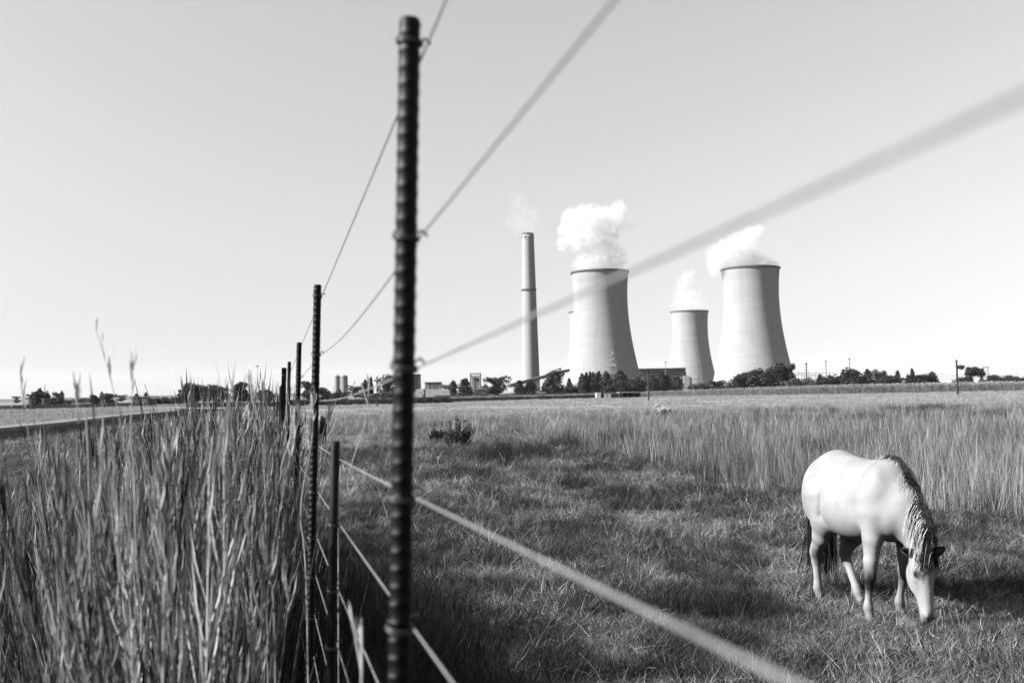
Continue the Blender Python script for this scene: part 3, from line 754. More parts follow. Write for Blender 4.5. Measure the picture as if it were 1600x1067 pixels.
pole(402.5, 572, 640, 'thin pale lamp mast left of the fence posts', M_lattice, .05, 'head', d=260, name='lamp_mast', cat='lamp mast', group=None)
G = 'floodlight masts of the substation'
pole(1261, 568, 0, 'floodlight mast over the substation, shortest and nearest the last big tower', M_lattice, .55, 'head', 980, 'floodlight_mast', 'floodlight mast', G)
pole(1291.5, 564.5, 0, 'floodlight mast over the substation, middle of three', M_lattice, .5, 'head', 960, 'floodlight_mast', 'floodlight mast', G)
pole(1328.5, 560.5, 0, 'floodlight mast over the substation, tallest, above the dark thicket', M_lattice, .45, 'head', 900, 'floodlight_mast', 'floodlight mast', G)
pole(1041, 566, 0, 'thin mast rising behind the long plant hall', M_lattice, .35, 'head', 1150, 'floodlight_mast', 'floodlight mast', 'thin masts by the plant hall')
pole(1092, 572, 0, 'thin mast before the shaded side of the small tower', M_mid, .4, 'head', 1150, 'floodlight_mast', 'floodlight mast', 'thin masts by the plant hall')
simple('dark_stack', 'short dark square stack right of the white hall end wall', 'stack', [('body', M_mid, [(1077.7, 1081.8, 590.8, None, 900, 2.5)]), ('cap', M_dark, [(1077.4, 1082.1, 589.9, 590.7, 899.8, 3)])])
# substation gantries
def gantry():
    d = 900; p = at(1285, d); e = empty('substation_gantry', p, 'rows of thin steel substation gantries right of the last big tower', 'substation')
    inv = Matrix.Translation(-p)
    rr = random.Random(3)
    for i, px in enumerate((1243, 1248, 1253, 1258, 1264, 1268, 1275, 1281, 1286, 1297, 1303, 1309, 1314)):
        top = rr.uniform(576, 585); q = at(px, d+rr.uniform(-25, 25)); m = MB()
        m.tube([(q.x, q.y, 0), (q.x, q.y, zat(px, top, q.y))], 0.28, 4)
        o = m.build('column', M_lattice, e); o.matrix_parent_inverse = inv
    for x0, x1, y in ((1243, 1281, 585.5), (1253, 1314, 588), (1245, 1300, 583), (1243, 1314, 592)):
        a, b = p3(x0, y, d), p3(x1, y, d+8); m = MB(); m.tube([a, b], 0.22, 4)
        o = m.build('beam', M_lattice, e); o.matrix_parent_inverse = inv
gantry()
def frame_rack():
    d = 1150; p = at(1100, d); e = empty('pipe_rack', p, 'open steel pipe rack at the foot of the small distant tower', 'steel frame')
    inv = Matrix.Translation(-p)
    for px in (1084, 1090, 1098, 1104, 1110, 1115):
        q = at(px, d); m = MB(); m.tube([(q.x, q.y, 0), (q.x, q.y, zat(px, 583 if px > 1096 else 592, d))], 0.22, 4)
        o = m.build('column', M_mid, e); o.matrix_parent_inverse = inv
    for y, x0 in ((592.5, 1084), (588, 1098), (584, 1098), (597.5, 1084)):
        m = MB(); m.tube([p3(x0, y, d), p3(1115, y, d)], 0.25, 4); o = m.build('beam', M_mid, e); o.matrix_parent_inverse = inv
frame_rack()
def pylon():
    d = 1400; p = at(1541, d); z = lambda py: zat(1541, py, d); e = empty('pylon', p, 'hazy far pylon right of the gum tree', 'pylon')
    m = MB(); w = 5.0
    for sx in (-1, 1):
        for sy in (-1, 1): m.tube([(sx*w, sy*2, 0), (sx*w*.7, sy*1.2, z(573))], .35, 4)
    for k in range(7):
        za, zb = z(573)*k/7, z(573)*(k+1)/7; s = 1 if k % 2 else -1
        m.tube([(-s*w*.85, -1.5, za), (s*w*.8, -1.5, zb)], .25, 4); m.tube([(s*w*.85, 1.5, za), (-s*w*.8, 1.5, zb)], .25, 4)
    m.build('lattice', M_lattice, e)
    m = MB(); m.box((0, 0, z(573)), (w*2.2, 1.6, .8)); m.build('crossarm', M_lattice, e)
pylon()
for i, (y0, y1) in enumerate(((583, 584), (586.5, 587), (590, 590.5))):
    a, b = p3(1455, y0, 900), p3(1640, y1-3, 1000); pts = []
    for k in range(13):
        t = k/12; q = a.lerp(b, t); q.z -= 4*t*(1-t)*3; pts.append(q)
    m = MB(); m.tube([q-pts[0] for q in pts], 0.09, 4)
    tag(m.build('power_line', M_metal_dark, loc=pts[0]), ('highest', 'middle', 'lowest')[i] + ' of the three power lines crossing behind the gum tree', 'power line', 'power lines at right')
# farm on the left
simple('farmhouse', 'flat roofed long farmhouse with a dark doorway on the left', 'house', [('wall', M_mid, [(206, 231, 623, None, 247, 6)]), ('roof', M_pale, [(203, 232, 619.8, 620.9, 288.5, 9)]), ('doorway', M_dark, [(213, 219, 625.5, None, 289.9, .1)]), ('fascia', M_dark, [(204, 231, 621, 622.9, 289, .3)])])
simple('farm_wall', 'pale farm wall left of the two dark rounded trees', 'wall', [('wall', M_white, [(129, 143.2, 630.8, None, 330, .4)]), ('coping', M_pale, [(128.8, 143.4, 630.2, 630.7, 329.8, .8)])])
simple('farm_wall', 'pale farm wall behind the tall grass, right of the dark rounded trees', 'wall', [('wall', M_pale, [(160, 178, 630.2, None, 320, .4)]), ('coping', M_pale, [(159.8, 178.2, 629.6, 630.1, 319.8, .8)])])
simple('farm_shed', 'tiny white shed under the slim dark tree', 'shed', [('wall', M_white, [(96, 99, 630.8, None, 400, 3)]), ('roof', M_mid, [(95.6, 99.4, 630, 630.7, 399.8, 3.6)])])
simple('farm_hut', 'grey hut beside the leftmost telephone pole', 'shed', [('wall', M_mid, [(64.5, 69, 623.5, None, 300, 3)]), ('roof', M_pale, [(64, 69.4, 622.6, 623.4, 299.7, 3.5)])])
simple('road_sign', 'small white road sign at the far left field edge', 'road sign', [('post', M_wood, [(17, 17.6, 634, None, 150, .06)]), ('board', M_white, [(16, 19, 633, 635.5, 149.9, .05)])])
# guard rail
def rail():
    a, b = at(366, 210), at(445, 205); e = empty('guard_rail', a, 'pale thin guard rail below the lopsided tall tree', 'guard rail')
    m = MB(); u = b-a; m.tube([(0, 0, .85), (u.x, u.y, .85)], .09, 5); m.build('rail', M_pale, e)
    for k in range(9):
        m = MB(); m.box((u.x*k/8, u.y*k/8, .4), (.12, .12, .8)); m.build('post', M_pale, e)
rail()

# ------------------------------------------------------------------ grass
def hidden(name, me):                       # prototype that only geometry nodes read
    return bpy.data.objects.new(name, me)
def scatter(name, pts, protos, scale, tilt=0.12, kind='stuff', rz=None, label=None, lean=None):
    n = len(pts)
    me = bpy.data.meshes.new(name); me.vertices.add(n); me.vertices.foreach_set('co', np.asarray(pts, np.float32).ravel())
    rot = np.zeros((n, 3), np.float32)
    rot[:, :2] = rng.normal(0, tilt, (n, 2)); rot[:, 2] = rng.uniform(0, 6.283, n) if rz is None else rz
    if lean is not None: rot[:, :2] = lean; rot[:, 2] = 0 if rz is None else rz
    for nm, tp, val in (('rot', 'FLOAT_VECTOR', rot), ('scl', 'FLOAT_VECTOR', np.asarray(scale, np.float32))):
        a = me.attributes.new(nm, tp, 'POINT'); a.data.foreach_set('vector', val.ravel())
    a = me.attributes.new('pick', 'INT', 'POINT'); a.data.foreach_set('value', rng.integers(0, len(protos), n).astype(np.int32))
    ng = bpy.data.node_groups.new(name, 'GeometryNodeTree')
    ng.interface.new_socket('Geometry', in_out='INPUT', socket_type='NodeSocketGeometry'); ng.interface.new_socket('Geometry', in_out='OUTPUT', socket_type='NodeSocketGeometry')
    N, L = ng.nodes, ng.links
    gi, go = N.new('NodeGroupInput'), N.new('NodeGroupOutput')
    jo = N.new('GeometryNodeJoinGeometry')
    for p in protos:
        oi = N.new('GeometryNodeObjectInfo'); oi.inputs['Object'].default_value = p
        gti = N.new('GeometryNodeGeometryToInstance'); L.new(oi.outputs['Geometry'], gti.inputs[0]); L.new(gti.outputs[0], jo.inputs[0])
    ip = N.new('GeometryNodeInstanceOnPoints'); ip.inputs['Pick Instance'].default_value = True
    L.new(gi.outputs[0], ip.inputs['Points']); L.new(jo.outputs[0], ip.inputs['Instance'])
    for nm, dt, sk in (('rot', 'FLOAT_VECTOR', 'Rotation'), ('scl', 'FLOAT_VECTOR', 'Scale'), ('pick', 'INT', 'Instance Index')):
        na = N.new('GeometryNodeInputNamedAttribute'); na.data_type = dt; na.inputs['Name'].default_value = nm
        L.new(na.outputs['Attribute'], ip.inputs[sk])
    L.new(ip.outputs[0], go.inputs[0])
    o = link(name, me); md_ = o.modifiers.new('scatter', 'NODES'); md_.node_group = ng
    o['kind'] = kind
    return o
def tuft(seed, nb, h0, h1, rad, wid, bend, mat, tone=(0.0, 1.0), seg=3, pw=2.3):
    r = random.Random(seed); b = MB()
    for _ in range(nb):
        q = r.uniform(0, 6.28); rr = rad*math.sqrt(r.random()); x, y = rr*math.cos(q), rr*math.sin(q)
        hh = r.uniform(h0, h1); dq = r.uniform(0, 6.28); bd = hh*bend*r.uniform(0.2, 1.3)
        pts = []; droop = r.uniform(0, .5)*bend
        for k in range(seg+1):
            t = k/seg; pts.append((x+math.cos(dq)*bd*t*t, y+math.sin(dq)*bd*t*t, hh*(t-droop*t*t*0.6)-0.02))
        sq = dq+r.uniform(0.6, 2.5); w = wid*r.uniform(.6, 1.3)
        b.ribbon(pts, [w*(1-.6*k/seg) for k in range(seg+1)], (math.cos(sq), math.sin(sq), 0), tone[0]+(tone[1]-tone[0])*r.random()**pw)
    return hidden('tuft', b.mesh('tuft', mat))
def stalk(seed, H, mat, leaves=6, head=True, thick=0.0042):
    r = random.Random(seed); b = MB(); q0 = r.uniform(0, 6.28); bd = r.uniform(0.02, 0.16)*H
    def P(t): return Vector((math.cos(q0)*bd*t*t, math.sin(q0)*bd*t*t, H*t-0.03))
    tn = r.random()**5
    b.tube([P(k/7) for k in range(8)], [thick*(0.62-0.45*k/7) for k in range(8)], 4, tn, cap=False)
    for i in range(leaves):
        t0 = r.uniform(0.08, 0.8); q = r.uniform(0, 6.28); ln = r.uniform(0.2, 0.6)*(1.1-t0*0.6); p = P(t0); dr = r.random()**2
        up = r.uniform(0.8, 1.25); pts = []
        for k in range(5):
            t = k/4; pts.append(p + Vector((math.cos(q)*ln*t*0.3, math.sin(q)*ln*t*0.3, ln*(up*t-.7*t*t*dr))))
        w = r.uniform(.0022, .0068)
        b.ribbon(pts, [w, w*1.1, w*.8, w*.5, 0], (-math.sin(q), math.cos(q), 0.15), min(1, max(0, tn+r.uniform(-.4, .15))))
    if head:
        for i in range(r.randint(14, 26)):
            t0 = r.uniform(0.76, 1.0); p = P(t0); q = r.uniform(0, 6.28); ln = r.uniform(.04, .12)*(1.25-t0)*2.2+.02
            e = p + Vector((math.cos(q)*ln*.35, math.sin(q)*ln*.35, ln*r.uniform(.6, 1)))
            m_ = (p+e)/2 + Vector((math.cos(q)*.006, math.sin(q)*.006, 0)); w = r.uniform(.0018, .004)
            b.ribbon([p, m_, e], [w*.4, w, 0], (-math.sin(q), math.cos(q), 0), min(1, tn+r.uniform(-.1, .3)))
    return hidden('stalk', b.mesh('stalk', mat))

M_short = leaf_mat('pasture_blades', 0.006, 0.66, 0.2, 0.7, (0.9, 0.28, 1.15), inst_var=0.5)
M_thatch = leaf_mat('thatch_blades', 0.2, 0.85, 0.2, 0.7, (0.9, 0.6, 1.1), inst_var=0.6)
M_dry = leaf_mat('dry_tall_blades', 0.025, 0.95, 0.2, 0.75, (0.30, 0.5, 1.25), inst_var=0.5)
M_stalk = leaf_mat('roadside_stalks', 0.004, 0.95, 0.12, 0.6, (1.6, 0.4, 1.15), inst_var=0.4)
M_under = leaf_mat('undergrowth_blades', 0.006, 0.05, 0.15, 0.6, (0.9, 0.5, 1.1), inst_var=0.7)
M_weed = leaf_mat('dark_weeds', 0.012, 0.06, 0.15, 0.8, inst_var=0.4)
M_lone = leaf_mat('lone_stalks', 0.25, 0.7, 0.25, 0.6, inst_var=0.2)
M_hay = leaf_mat('hay_blades', 0.30, 0.68, 0.25, 0.8, (0.08, 0.85, 1.1), inst_var=0.2)
M_maize = leaf_mat('maize_leaves', 0.03, 0.5, 0.2, 0.8, inst_var=0.5)

FX0, FXS = 0.156, -0.2465                    # the fence line: x = FX0 + FXS*y
def fence_x(y): return FX0 + FXS*y
def tall_edge(x): return np.interp(x, [-8, -1.5, 2, 4.5, 7, 10, 14], [40, 29, 26, 17.5, 13.0, 11.0, 10.0])
def vnoise(x, y, s, seed=0):                # cheap smooth noise in 0..1
    r = np.random.default_rng(seed); g_ = r.random((64, 64))
    u, v = x*s+31.3, y*s+17.7; i, j = np.floor(u).astype(int), np.floor(v).astype(int); a, b = u-i, v-j
    a, b = a*a*(3-2*a), b*b*(3-2*b)
    G_ = lambda p, q_: g_[p % 64, q_ % 64]
    return (G_(i, j)*(1-a)+G_(i+1, j)*a)*(1-b)+(G_(i, j+1)*(1-a)+G_(i+1, j+1)*a)*b
def in_view(x, y, m=1.12): return np.abs(x) < (0.5142*y*m+0.5)

# pasture: short grazed grass
sp = [tuft(i, 44, .03, .10, .13, .0042, 1.5, M_short) for i in range(5)] + [tuft(20+i, 26, .07, .19, .09, .0045, .9, M_short) for i in range(3)]
n = 150000
y = 4.6*(62/4.6)**rng.random(n)              # even density in the picture
x = rng.uniform(-.6, .6, n)*y*1.1
keep = (x > fence_x(y)-1.2) & ((y < tall_edge(x)+3) | (x < fence_x(y)+8+.12*y)) & in_view(x, y)
keep &= rng.random(n) < np.clip(1.0-(y-10)/80, .3, 1)
x, y = x[keep], y[keep]
v1 = vnoise(x, y, 0.9, 1)*.6 + vnoise(x, y, 2.7, 2)*.4
x, y, v1 = x[:75000], y[:75000], v1[:75000]
s = (0.55+1.0*np.clip((v1-.3)*1.8, 0, 1.3)) * rng.uniform(.7, 1.25, len(x)) * np.clip(y/14, .9, 1.6)
s *= np.where((x < fence_x(y)+1.0+.07*y) & (y > 12), .6, 1)
s *= 1-.5*np.exp(-((x-3.05)/.7)**2-((y-8.1)/.8)**2)
scatter('pasture_grass', np.stack([x, y, np.zeros_like(x)], 1), sp, np.stack([s, s, s*rng.uniform(.6, 1.25, len(x))], 1), .42)
# pale dead blades lying in it
tp = [tuft(40+i, 12, .06, .20, .14, .0045, 1.9, M_thatch) for i in range(4)]
n = 40000
y = 5.0*(45/5.0)**rng.random(n); x = rng.uniform(-.6, .6, n)*y*1.1
strip = (x > fence_x(y)+.3) & (x < fence_x(y)+1.6+.12*y) & (y > 9.5)
keep = (x > fence_x(y)-.5) & ((y < tall_edge(x)+2) | strip) & ((vnoise(x, y, 1.3, 5) > .5) | strip)
x, y = x[keep], y[keep]; s = rng.uniform(.6, 1.2, len(x))*np.clip(y/14, .9, 1.8)
scatter('dead_grass', np.stack([x, y, np.zeros_like(x)], 1), tp, np.stack([s, s, s*.8], 1), .3)
# darker green clumps
M_lush = leaf_mat('lush_blades', 0.010, 0.10, 0.2, 0.6, (0.9, 0.5, 1.2), inst_var=0.6)
cp_ = [tuft(50+i, 34, .08, .24, .12, .0045, .9, M_lush) for i in range(4)]
n = 60000; y = 5.0*(34/5.0)**rng.random(n); x = rng.uniform(-.6, .6, n)*y*1.1
zz = vnoise(x, y, .8, 21)*.5 + vnoise(x, y, 2.3, 22)*.5
keep = (x > fence_x(y)) & (y < tall_edge(x)+4) & in_view(x, y) & (zz > .56); x, y = x[keep][:11000], y[keep][:11000]
s = rng.uniform(.6, 1.15, len(x))*np.clip(y/14, .9, 1.6)*(1-.5*np.exp(-((x-3.05)/.7)**2-((y-8.1)/.8)**2))
scatter('dark_green_clumps', np.stack([x, y, np.zeros_like(x)], 1), cp_, np.stack([s, s, s], 1), .25)
# dark longer grass at the foot of the fence
n = 3200; y = rng.uniform(4.6, 9.5, n); x = fence_x(y) + rng.uniform(-0.2, 1.5, n)*rng.random(n)
M_foot = leaf_mat('fence_foot_blades', 0.005, 0.16, 0.15, 0.6, (1.3, 0.35, 1.2), inst_var=0.6)
fp = [tuft(60+i, 30, .20, .50, .10, .0045, .6, M_foot) for i in range(4)]
s = rng.uniform(.6, 1.1, n); scatter('fence_foot_grass', np.stack([x, y, np.zeros(n)], 1), fp, np.stack([s, s, s], 1), .15)

# tall dry grass beyond the grazed part
dp = [tuft(80+i, 24, .40, 1.0, .15, .0042, .2, M_dry, seg=4) for i in range(4)] + [tuft(90+i, 16, .25, .75, .2, .005, .9, M_dry, seg=4) for i in range(3)] + [tuft(94+i, 12, .6, 1.25, .12, .004, .3, M_dry, seg=5) for i in range(2)] + [tuft(97+i, 30, .2, .5, .2, .005, .7, M_lush, seg=3) for i in range(2)]
n = 60000; y = 9.5*(95/9.5)**rng.random(n); x = rng.uniform(-.6, .6, n)*y*1.1
ed = tall_edge(x); z = vnoise(x, y, .35, 7)*.55 + vnoise(x, y, 1.1, 8)*.45
keep = (x > fence_x(y)+6+0.12*y) | ((x > fence_x(y)+2.5) & (y > 45))
keep &= (y > ed + 9.0*(z-.5)) & in_view(x, y) & (z > .30) & (vnoise(x, y, 2.2, 9) > np.interp(y, [15, 50], [.36, .2]))
keep &= rng.random(n) < np.clip((y-ed+1.0)/2.5, .25, 1)
x, y, z = x[keep][:19000], y[keep][:19000], z[keep][:19000]
s = rng.uniform(.45, 1.15, len(x))*(0.7+.75*z)*np.interp(y, [10, 30, 60, 95], [1.0, .95, .62, .35]); w = s*np.clip(y/20, .9, 2.6)
scatter('dry_tall_grass', np.stack([x, y, np.zeros_like(x)], 1), dp, np.stack([w, w, s], 1), .13)
# hay stubble further out, thinning
hp = [tuft(120+i, 22, .08, .3, .3, .018, .5, M_hay) for i in range(3)]
n = 40000; y = 40*(240/40)**rng.random(n); x = rng.uniform(-.58, .58, n)*y
keep = (x > fence_x(y)+1.5) & (vnoise(x, y, .06, 12)*.5+vnoise(x, y, .25, 13)*.5 > .36); x, y = x[keep], y[keep]
s = rng.uniform(.7, 1.3, len(x))*np.clip(y/80, .8, 2.0)
scatter('hay_stubble', np.stack([x, y, np.zeros_like(x)], 1), hp, np.stack([s, s, s*.55], 1), .1)
# dark rushes in streaks
rp = [tuft(140+i, 30, .35, .8, .16, .009, .3, M_weed) for i in range(3)]
pts = []
def streak(x0, x1, yy, n_, dy=2.0):
    for _ in range(n_):
        px = random.uniform(x0, x1); c = gp(px, yy+random.gauss(0, 1.2)); pts.append((c.x, c.y+random.uniform(-dy, dy), 0))
for a in ((1330, 1482, 663, 170), (1500, 1610, 658, 170), (1200, 1330, 662, 50), (1380, 1480, 644, 60), (1170, 1320, 645, 25), (945, 1015, 699, 110), (860, 1000, 702, 40), (780, 860, 716, 40), (735, 800, 722, 40), (1440, 1500, 641, 40), (1000, 1100, 650, 20), (640, 700, 672, 22), (1040, 1070, 700, 16), (1252, 1276, 712, 34), (1530, 1600, 742, 16)):
    streak(*a)
n = 3000; y = 11*(60/11)**rng.random(n); x = rng.uniform(-.5, .6, n)*y*1.1
keep = (y > tall_edge(x)+.5) & in_view(x, y) & (x > fence_x(y)+6+.12*y) & (vnoise(x, y, .5, 41)*.5+vnoise(x, y, 1.5, 42)*.5 > .53)
narrow = np.stack([x, y, np.zeros(n)], 1)[keep][:800]
rs_ = [tuft(150+i, 9, .5, 1.0, .07, .006, .12, M_weed, seg=4) for i in range(3)]
sn = rng.uniform(.6, 1.15, len(narrow)); wn_ = sn*np.clip(narrow[:, 1]/18, .8, 2.2)
scatter('dark_stems', narrow, rs_, np.stack([wn_, wn_, sn], 1), .06)
pts = np.array(pts); s = rng.uniform(.5, 1.05, len(pts))
scatter('dark_rushes', pts, rp, np.stack([s*1.5, s*1.5, s], 1), .08)
# three weed clumps one can tell apart
def weed(px, py, w, hgt, label):
    c = gp(px, py); d = c.y; r = random.Random(int(px)); wid = w*d/F; H = hgt*d/F
    e = empty('weed_clump', c, label, 'weed', 'dark weed clumps in the pasture')
    b = MB(); f_ = MB()
    for i in range(110):
        q = r.uniform(0, 6.28); rr = wid/2*math.sqrt(r.random()); top = Vector((rr*1.2*math.cos(q), rr*.8*math.sin(q), H*r.uniform(.3, 1.2)*(1-.6*rr/wid)))
        base = Vector((top.x*.6, top.y*.6, -0.02)); b.tube([base, base.lerp(top, .5)+Vector((r.uniform(-.03, .03), 0, 0)), top], [.006, .005, .003], 4, r.random(), cap=False)
        for _ in range(14):
            p = base.lerp(top, r.uniform(.15, 1)); a = r.uniform(0, 6.28); ln = r.uniform(.04, .12)
            f_.ribbon([p, p+Vector((math.cos(a)*ln*.5, math.sin(a)*ln*.5, ln*.5)), p+Vector((math.cos(a)*ln, math.sin(a)*ln, ln*.3))], [.012, .04, 0], (-math.sin(a), math.cos(a), 0), r.random())
        for _ in range(5):
            p = top+Vector((r.gauss(0, .025), r.gauss(0, .025), r.gauss(0, .02))); sz = .018
            f_.add([p+Vector((sz, 0, 0)), p+Vector((-sz, 0, .005)), p+Vector((0, sz, sz)), p+Vector((0, -sz, sz*.5))], [(0, 1, 2), (0, 1, 3)], .2)
    b.build('stems', M_weed, e); f_.build('foliage', M_weed, e)
weed(715, 698, 44, 42, 'tall dark weed clump where the pale tall grass begins, right of the thick post')
weed(683, 690, 22, 18, 'low dark rounded weed clump next to the tall dark one')

# roadside: tall stalks left of the fence
st = [stalk(200+i, 1.0, M_stalk, leaves=random.Random(i).randint(2, 4), head=i % 4 != 3) for i in range(12)]
n = 16000
y = 1.55*(13/1.55)**rng.random(n); u = rng.random(n)
x = np.minimum(fence_x(y)-.07, -.216*y-np.interp(y, [2, 5], [.13, .03])) - (u**1.2)*(.9+.30*y)
keep = in_view(x, y, 1.15) & (x < fence_x(y)+0.02) & (rng.random(n) < np.clip(1.9-2*(-x/(0.5142*y)), .05, 1)) & (vnoise(x, y, 2.6, 31)*.6+vnoise(x, y, 6, 32)*.4 > .40)
keep &= (np.hypot(x, y) > 1.75) & (rng.random(n) < np.clip(.40+y*.12, 0, 1))
x, y = x[keep][:3000], y[keep][:3000]; n = len(x)
hh = rng.normal(1.50, .25, n)*np.interp(y, [5, 9, 13], [1, .90, .74]) + np.where((rng.random(n) < .06) & (y < 5), .25, 0)
lf = np.clip(-x/(0.5142*y), 0, 1)
hh = np.clip(hh - .25*(lf > .75), .8, np.where(lf > .6, 1.82, (1.94+.035*y)/1.05))
lean = np.stack([rng.normal(0, .07, n), rng.normal(-.02, .07, n) - .13*np.clip(lf-.35, 0, 1)], 1)
w = hh*.8*np.clip(y/5, .75, 1.7)
scatter('tall_roadside_grass', np.stack([x, y, np.zeros(n)], 1), st, np.stack([w, w, hh], 1), lean=lean)
# leafy undergrowth between the stalks
up = [tuft(160+i, 40, .35, 1.15, .12, .0046, .2, M_under, (0, 1), 4) for i in range(5)]
n = 16000; y = 1.8*(15/1.8)**rng.random(n); u = rng.random(n); x = np.minimum(fence_x(y)-.12, -.225*y-np.interp(y, [2, 5], [.16, .05])) - (u**1.2)*(.8+.28*y)
keep = in_view(x, y, 1.2) & (rng.random(n) < np.clip(1.95-2*(-x/(0.5142*y)), .05, 1)) & (vnoise(x, y, 2.6, 31)*.6+vnoise(x, y, 6, 32)*.4 > .36); x, y = x[keep], y[keep]; n = len(x)
s = rng.uniform(.65, 1.1, n); scatter('roadside_undergrowth', np.stack([x, y, np.zeros(n)], 1), up, np.stack([s, s, s], 1), .1)
# long bare stems standing among them
M_stem = leaf_mat('bare_stems', 0.004, 1.05, 0.08, 0.55, (1.4, .35, 1.2), inst_var=0.4, spec=.35)
bs_ = [tuft(260+i, 8, .75, 1.5, .16, .0044, .14, M_stem, (-.10, 1), 6, 6.5) for i in range(6)]
n = 20000; y = 1.9*(13/1.9)**rng.random(n); u = rng.random(n); x = np.minimum(fence_x(y)-.10, -.218*y-np.interp(y, [2, 5], [.16, .04])) - (u**1.2)*(.85+.29*y)
keep = in_view(x, y, 1.2) & (rng.random(n) < np.clip(1.9-2*(-x/(0.5142*y)), .05, 1)) & (vnoise(x, y, 2.6, 31)*.6+vnoise(x, y, 6, 32)*.4 > .44) & (rng.random(n) < np.clip(.35+y*.12, 0, 1)); x, y = x[keep][:3900], y[keep][:3900]; n = len(x)
s = np.where((-x/(0.5142*y) > .5) & (y < 4), .85, 1)*(rng.uniform(.75, 1.14, n)+.35*np.clip(vnoise(x, y, 1.7, 33)-.4, 0, 1)+np.where(rng.random(n) < .08, .12, 0))*np.interp(y, [4, 7, 13], [1, .86, .70]); s = np.minimum(s, np.where(-x/(0.5142*y) > .6, 1.2, 1.36)); w = np.clip(y/5, .7, 1.7)
lf = np.clip(-x/(0.5142*y), 0, 1)
scatter('bare_stem_grass', np.stack([x, y, np.zeros(n)], 1), bs_, np.stack([w, w, s], 1), lean=np.stack([rng.normal(0, .09, n), rng.normal(-.01, .10, n)-.13*np.clip(lf-.35, 0, 1)], 1))
# verge grass between the stalks and the road
vp = [tuft(180+i, 30, .12, .42, .14, .008, .6, M_short, (.1, 1)) for i in range(4)]
n = 60000; y = 4.5*(185/4.5)**rng.random(n); x = fence_x(y) - rng.random(n)*(.35*y+2)
keep = in_view(x, y, 1.15); 
near_x = np.interp(y, [p.y for p in ne[:6]], [p.x for p in ne[:6]])
keep &= (x > near_x + .8); x, y = x[keep], y[keep]
s = rng.uniform(.6, 1.2, len(x))*np.clip(y/14, .8, 4)
scatter('road_edge_grass', np.stack([x, y, np.zeros_like(x)], 1), vp, np.stack([s, s, s*np.clip(9/y, .12, 1)], 1), .15)
# beyond the road
n = 16000; y = 48*(330/48)**rng.random(n); fx_ = np.interp(y, [p.y for p in fe[:7]], [p.x for p in fe[:7]])
x = fx_ - .6 - rng.random(n)**1.5*(.25*y+10); keep = in_view(x, y, 1.15) & (y < 300); x, y = x[keep], y[keep]
s = rng.uniform(.8, 1.4, len(x))*np.clip(y/80, .8, 2.2)
scatter('field_grass', np.stack([x, y, np.full_like(x, .0)], 1), hp, np.stack([s, s, s*.8], 1), .1)

# reed bank along the far edge of the pasture, and maize on the right
def bank(name, segs, protos, hgt, wid, n_, depth):
    P_ = []
    for _ in range(n_):
        i = random.randrange(len(segs)-1); t = random.random()
        (x0, d0), (x1, d1) = segs[i], segs[i+1]; px, dd = x0+(x1-x0)*t, d0+(d1-d0)*t
        dd += random.random()*depth; c = at(px, dd); P_.append((c.x, c.y, 0))
    P_ = np.array(P_); s_ = rng.uniform(.75, 1.2, len(P_))
    return scatter(name, P_, protos, np.stack([s_*wid, s_*wid, s_*hgt], 1), .06)
bp_ = [tuft(300+i, 46, .4, 1.0, .5, .045, .35, M_weed) for i in range(3)]
bp2 = [tuft(310+i, 46, .5, 1.0, .5, .04, .3, M_dry) for i in range(3)]
bank('dark_bank', [(445, 190), (500, 192), (655, 195), (700, 200)], bp_, 1.25, 1.3, 1500, 25)
bank('reed_bank', [(600, 200), (660, 205), (760, 222), (880, 248), (960, 262), (1015, 270)], bp_, .95, 1.2, 1500, 12)
bank('pale_reeds', [(560, 212), (660, 216), (760, 232), (880, 260), (960, 266), (1015, 272)], bp2, 1.25, 1.2, 1700, 22)
bank('far_reed_bank', [(680, 300), (780, 310), (880, 320), (960, 320)], bp_, 1.6, 1.6, 700, 20)
bank('field_edge_bank', [(295, 205), (340, 200), (390, 195), (450, 192)], bp_, 1.0, 1.2, 700, 25)
bank('left_field_crop', [(-30, 215), (60, 210), (140, 215), (230, 235)], [tuft(330+i, 40, .4, 1.0, .5, .05, .35, M_lush) for i in range(2)], 1.2, 1.5, 900, 60)
def maize(seed):
    r = random.Random(seed); b = MB()
    b.tube([(0, 0, 0), (.02, .01, .9), (0, 0, 1.9)], [.018, .014, .008], 4, .4, cap=False)
    for i in range(11):
        z0 = .3+1.45*i/11; q = (i % 2)*math.pi + r.gauss(0, .5); ln = r.uniform(.45, .75); w = .09
        b.ribbon([(math.cos(q)*ln*t*.75, math.sin(q)*ln*t*.75, z0+ln*(.9*t-1.1*t*t)) for t in (0, .33, .66, 1)], [w*.6, w, w*.7, 0], (-math.sin(q), math.cos(q), .2), r.uniform(0, .8))
    for i in range(7):
        q = r.uniform(0, 6.28); b.ribbon([(0, 0, 1.85), (math.cos(q)*.08, math.sin(q)*.08, 2.05), (math.cos(q)*.16, math.sin(q)*.16, 2.2)], [.02, .05, 0], (-math.sin(q), math.cos(q), 0), 1.0)
    return hidden('maize', b.mesh('maize', M_maize))
mp_ = [maize(400+i) for i in range(4)]
P_ = []
for row in range(16):
    off = row*1.4 if row < 10 else 14+(row-10)*7
    px = 985.0
    while px < 1640:
        dd = np.interp(px, [985, 1080, 1200, 1340, 1480, 1640], [264, 246, 232, 224, 222, 222])+off
        c = at(px, dd); P_.append((c.x+random.gauss(0, .08), c.y+random.gauss(0, .15), 0)); px += (0.42 if row < 10 else .9)*F/dd*random.uniform(.7, 1.3)
P_ = np.array(P_); s_ = rng.uniform(.78, 1.08, len(P_))*np.interp(P_[:, 0]/P_[:, 1]*F+800, [985, 1060, 1200, 1340], [.55, .72, .9, 1.0])
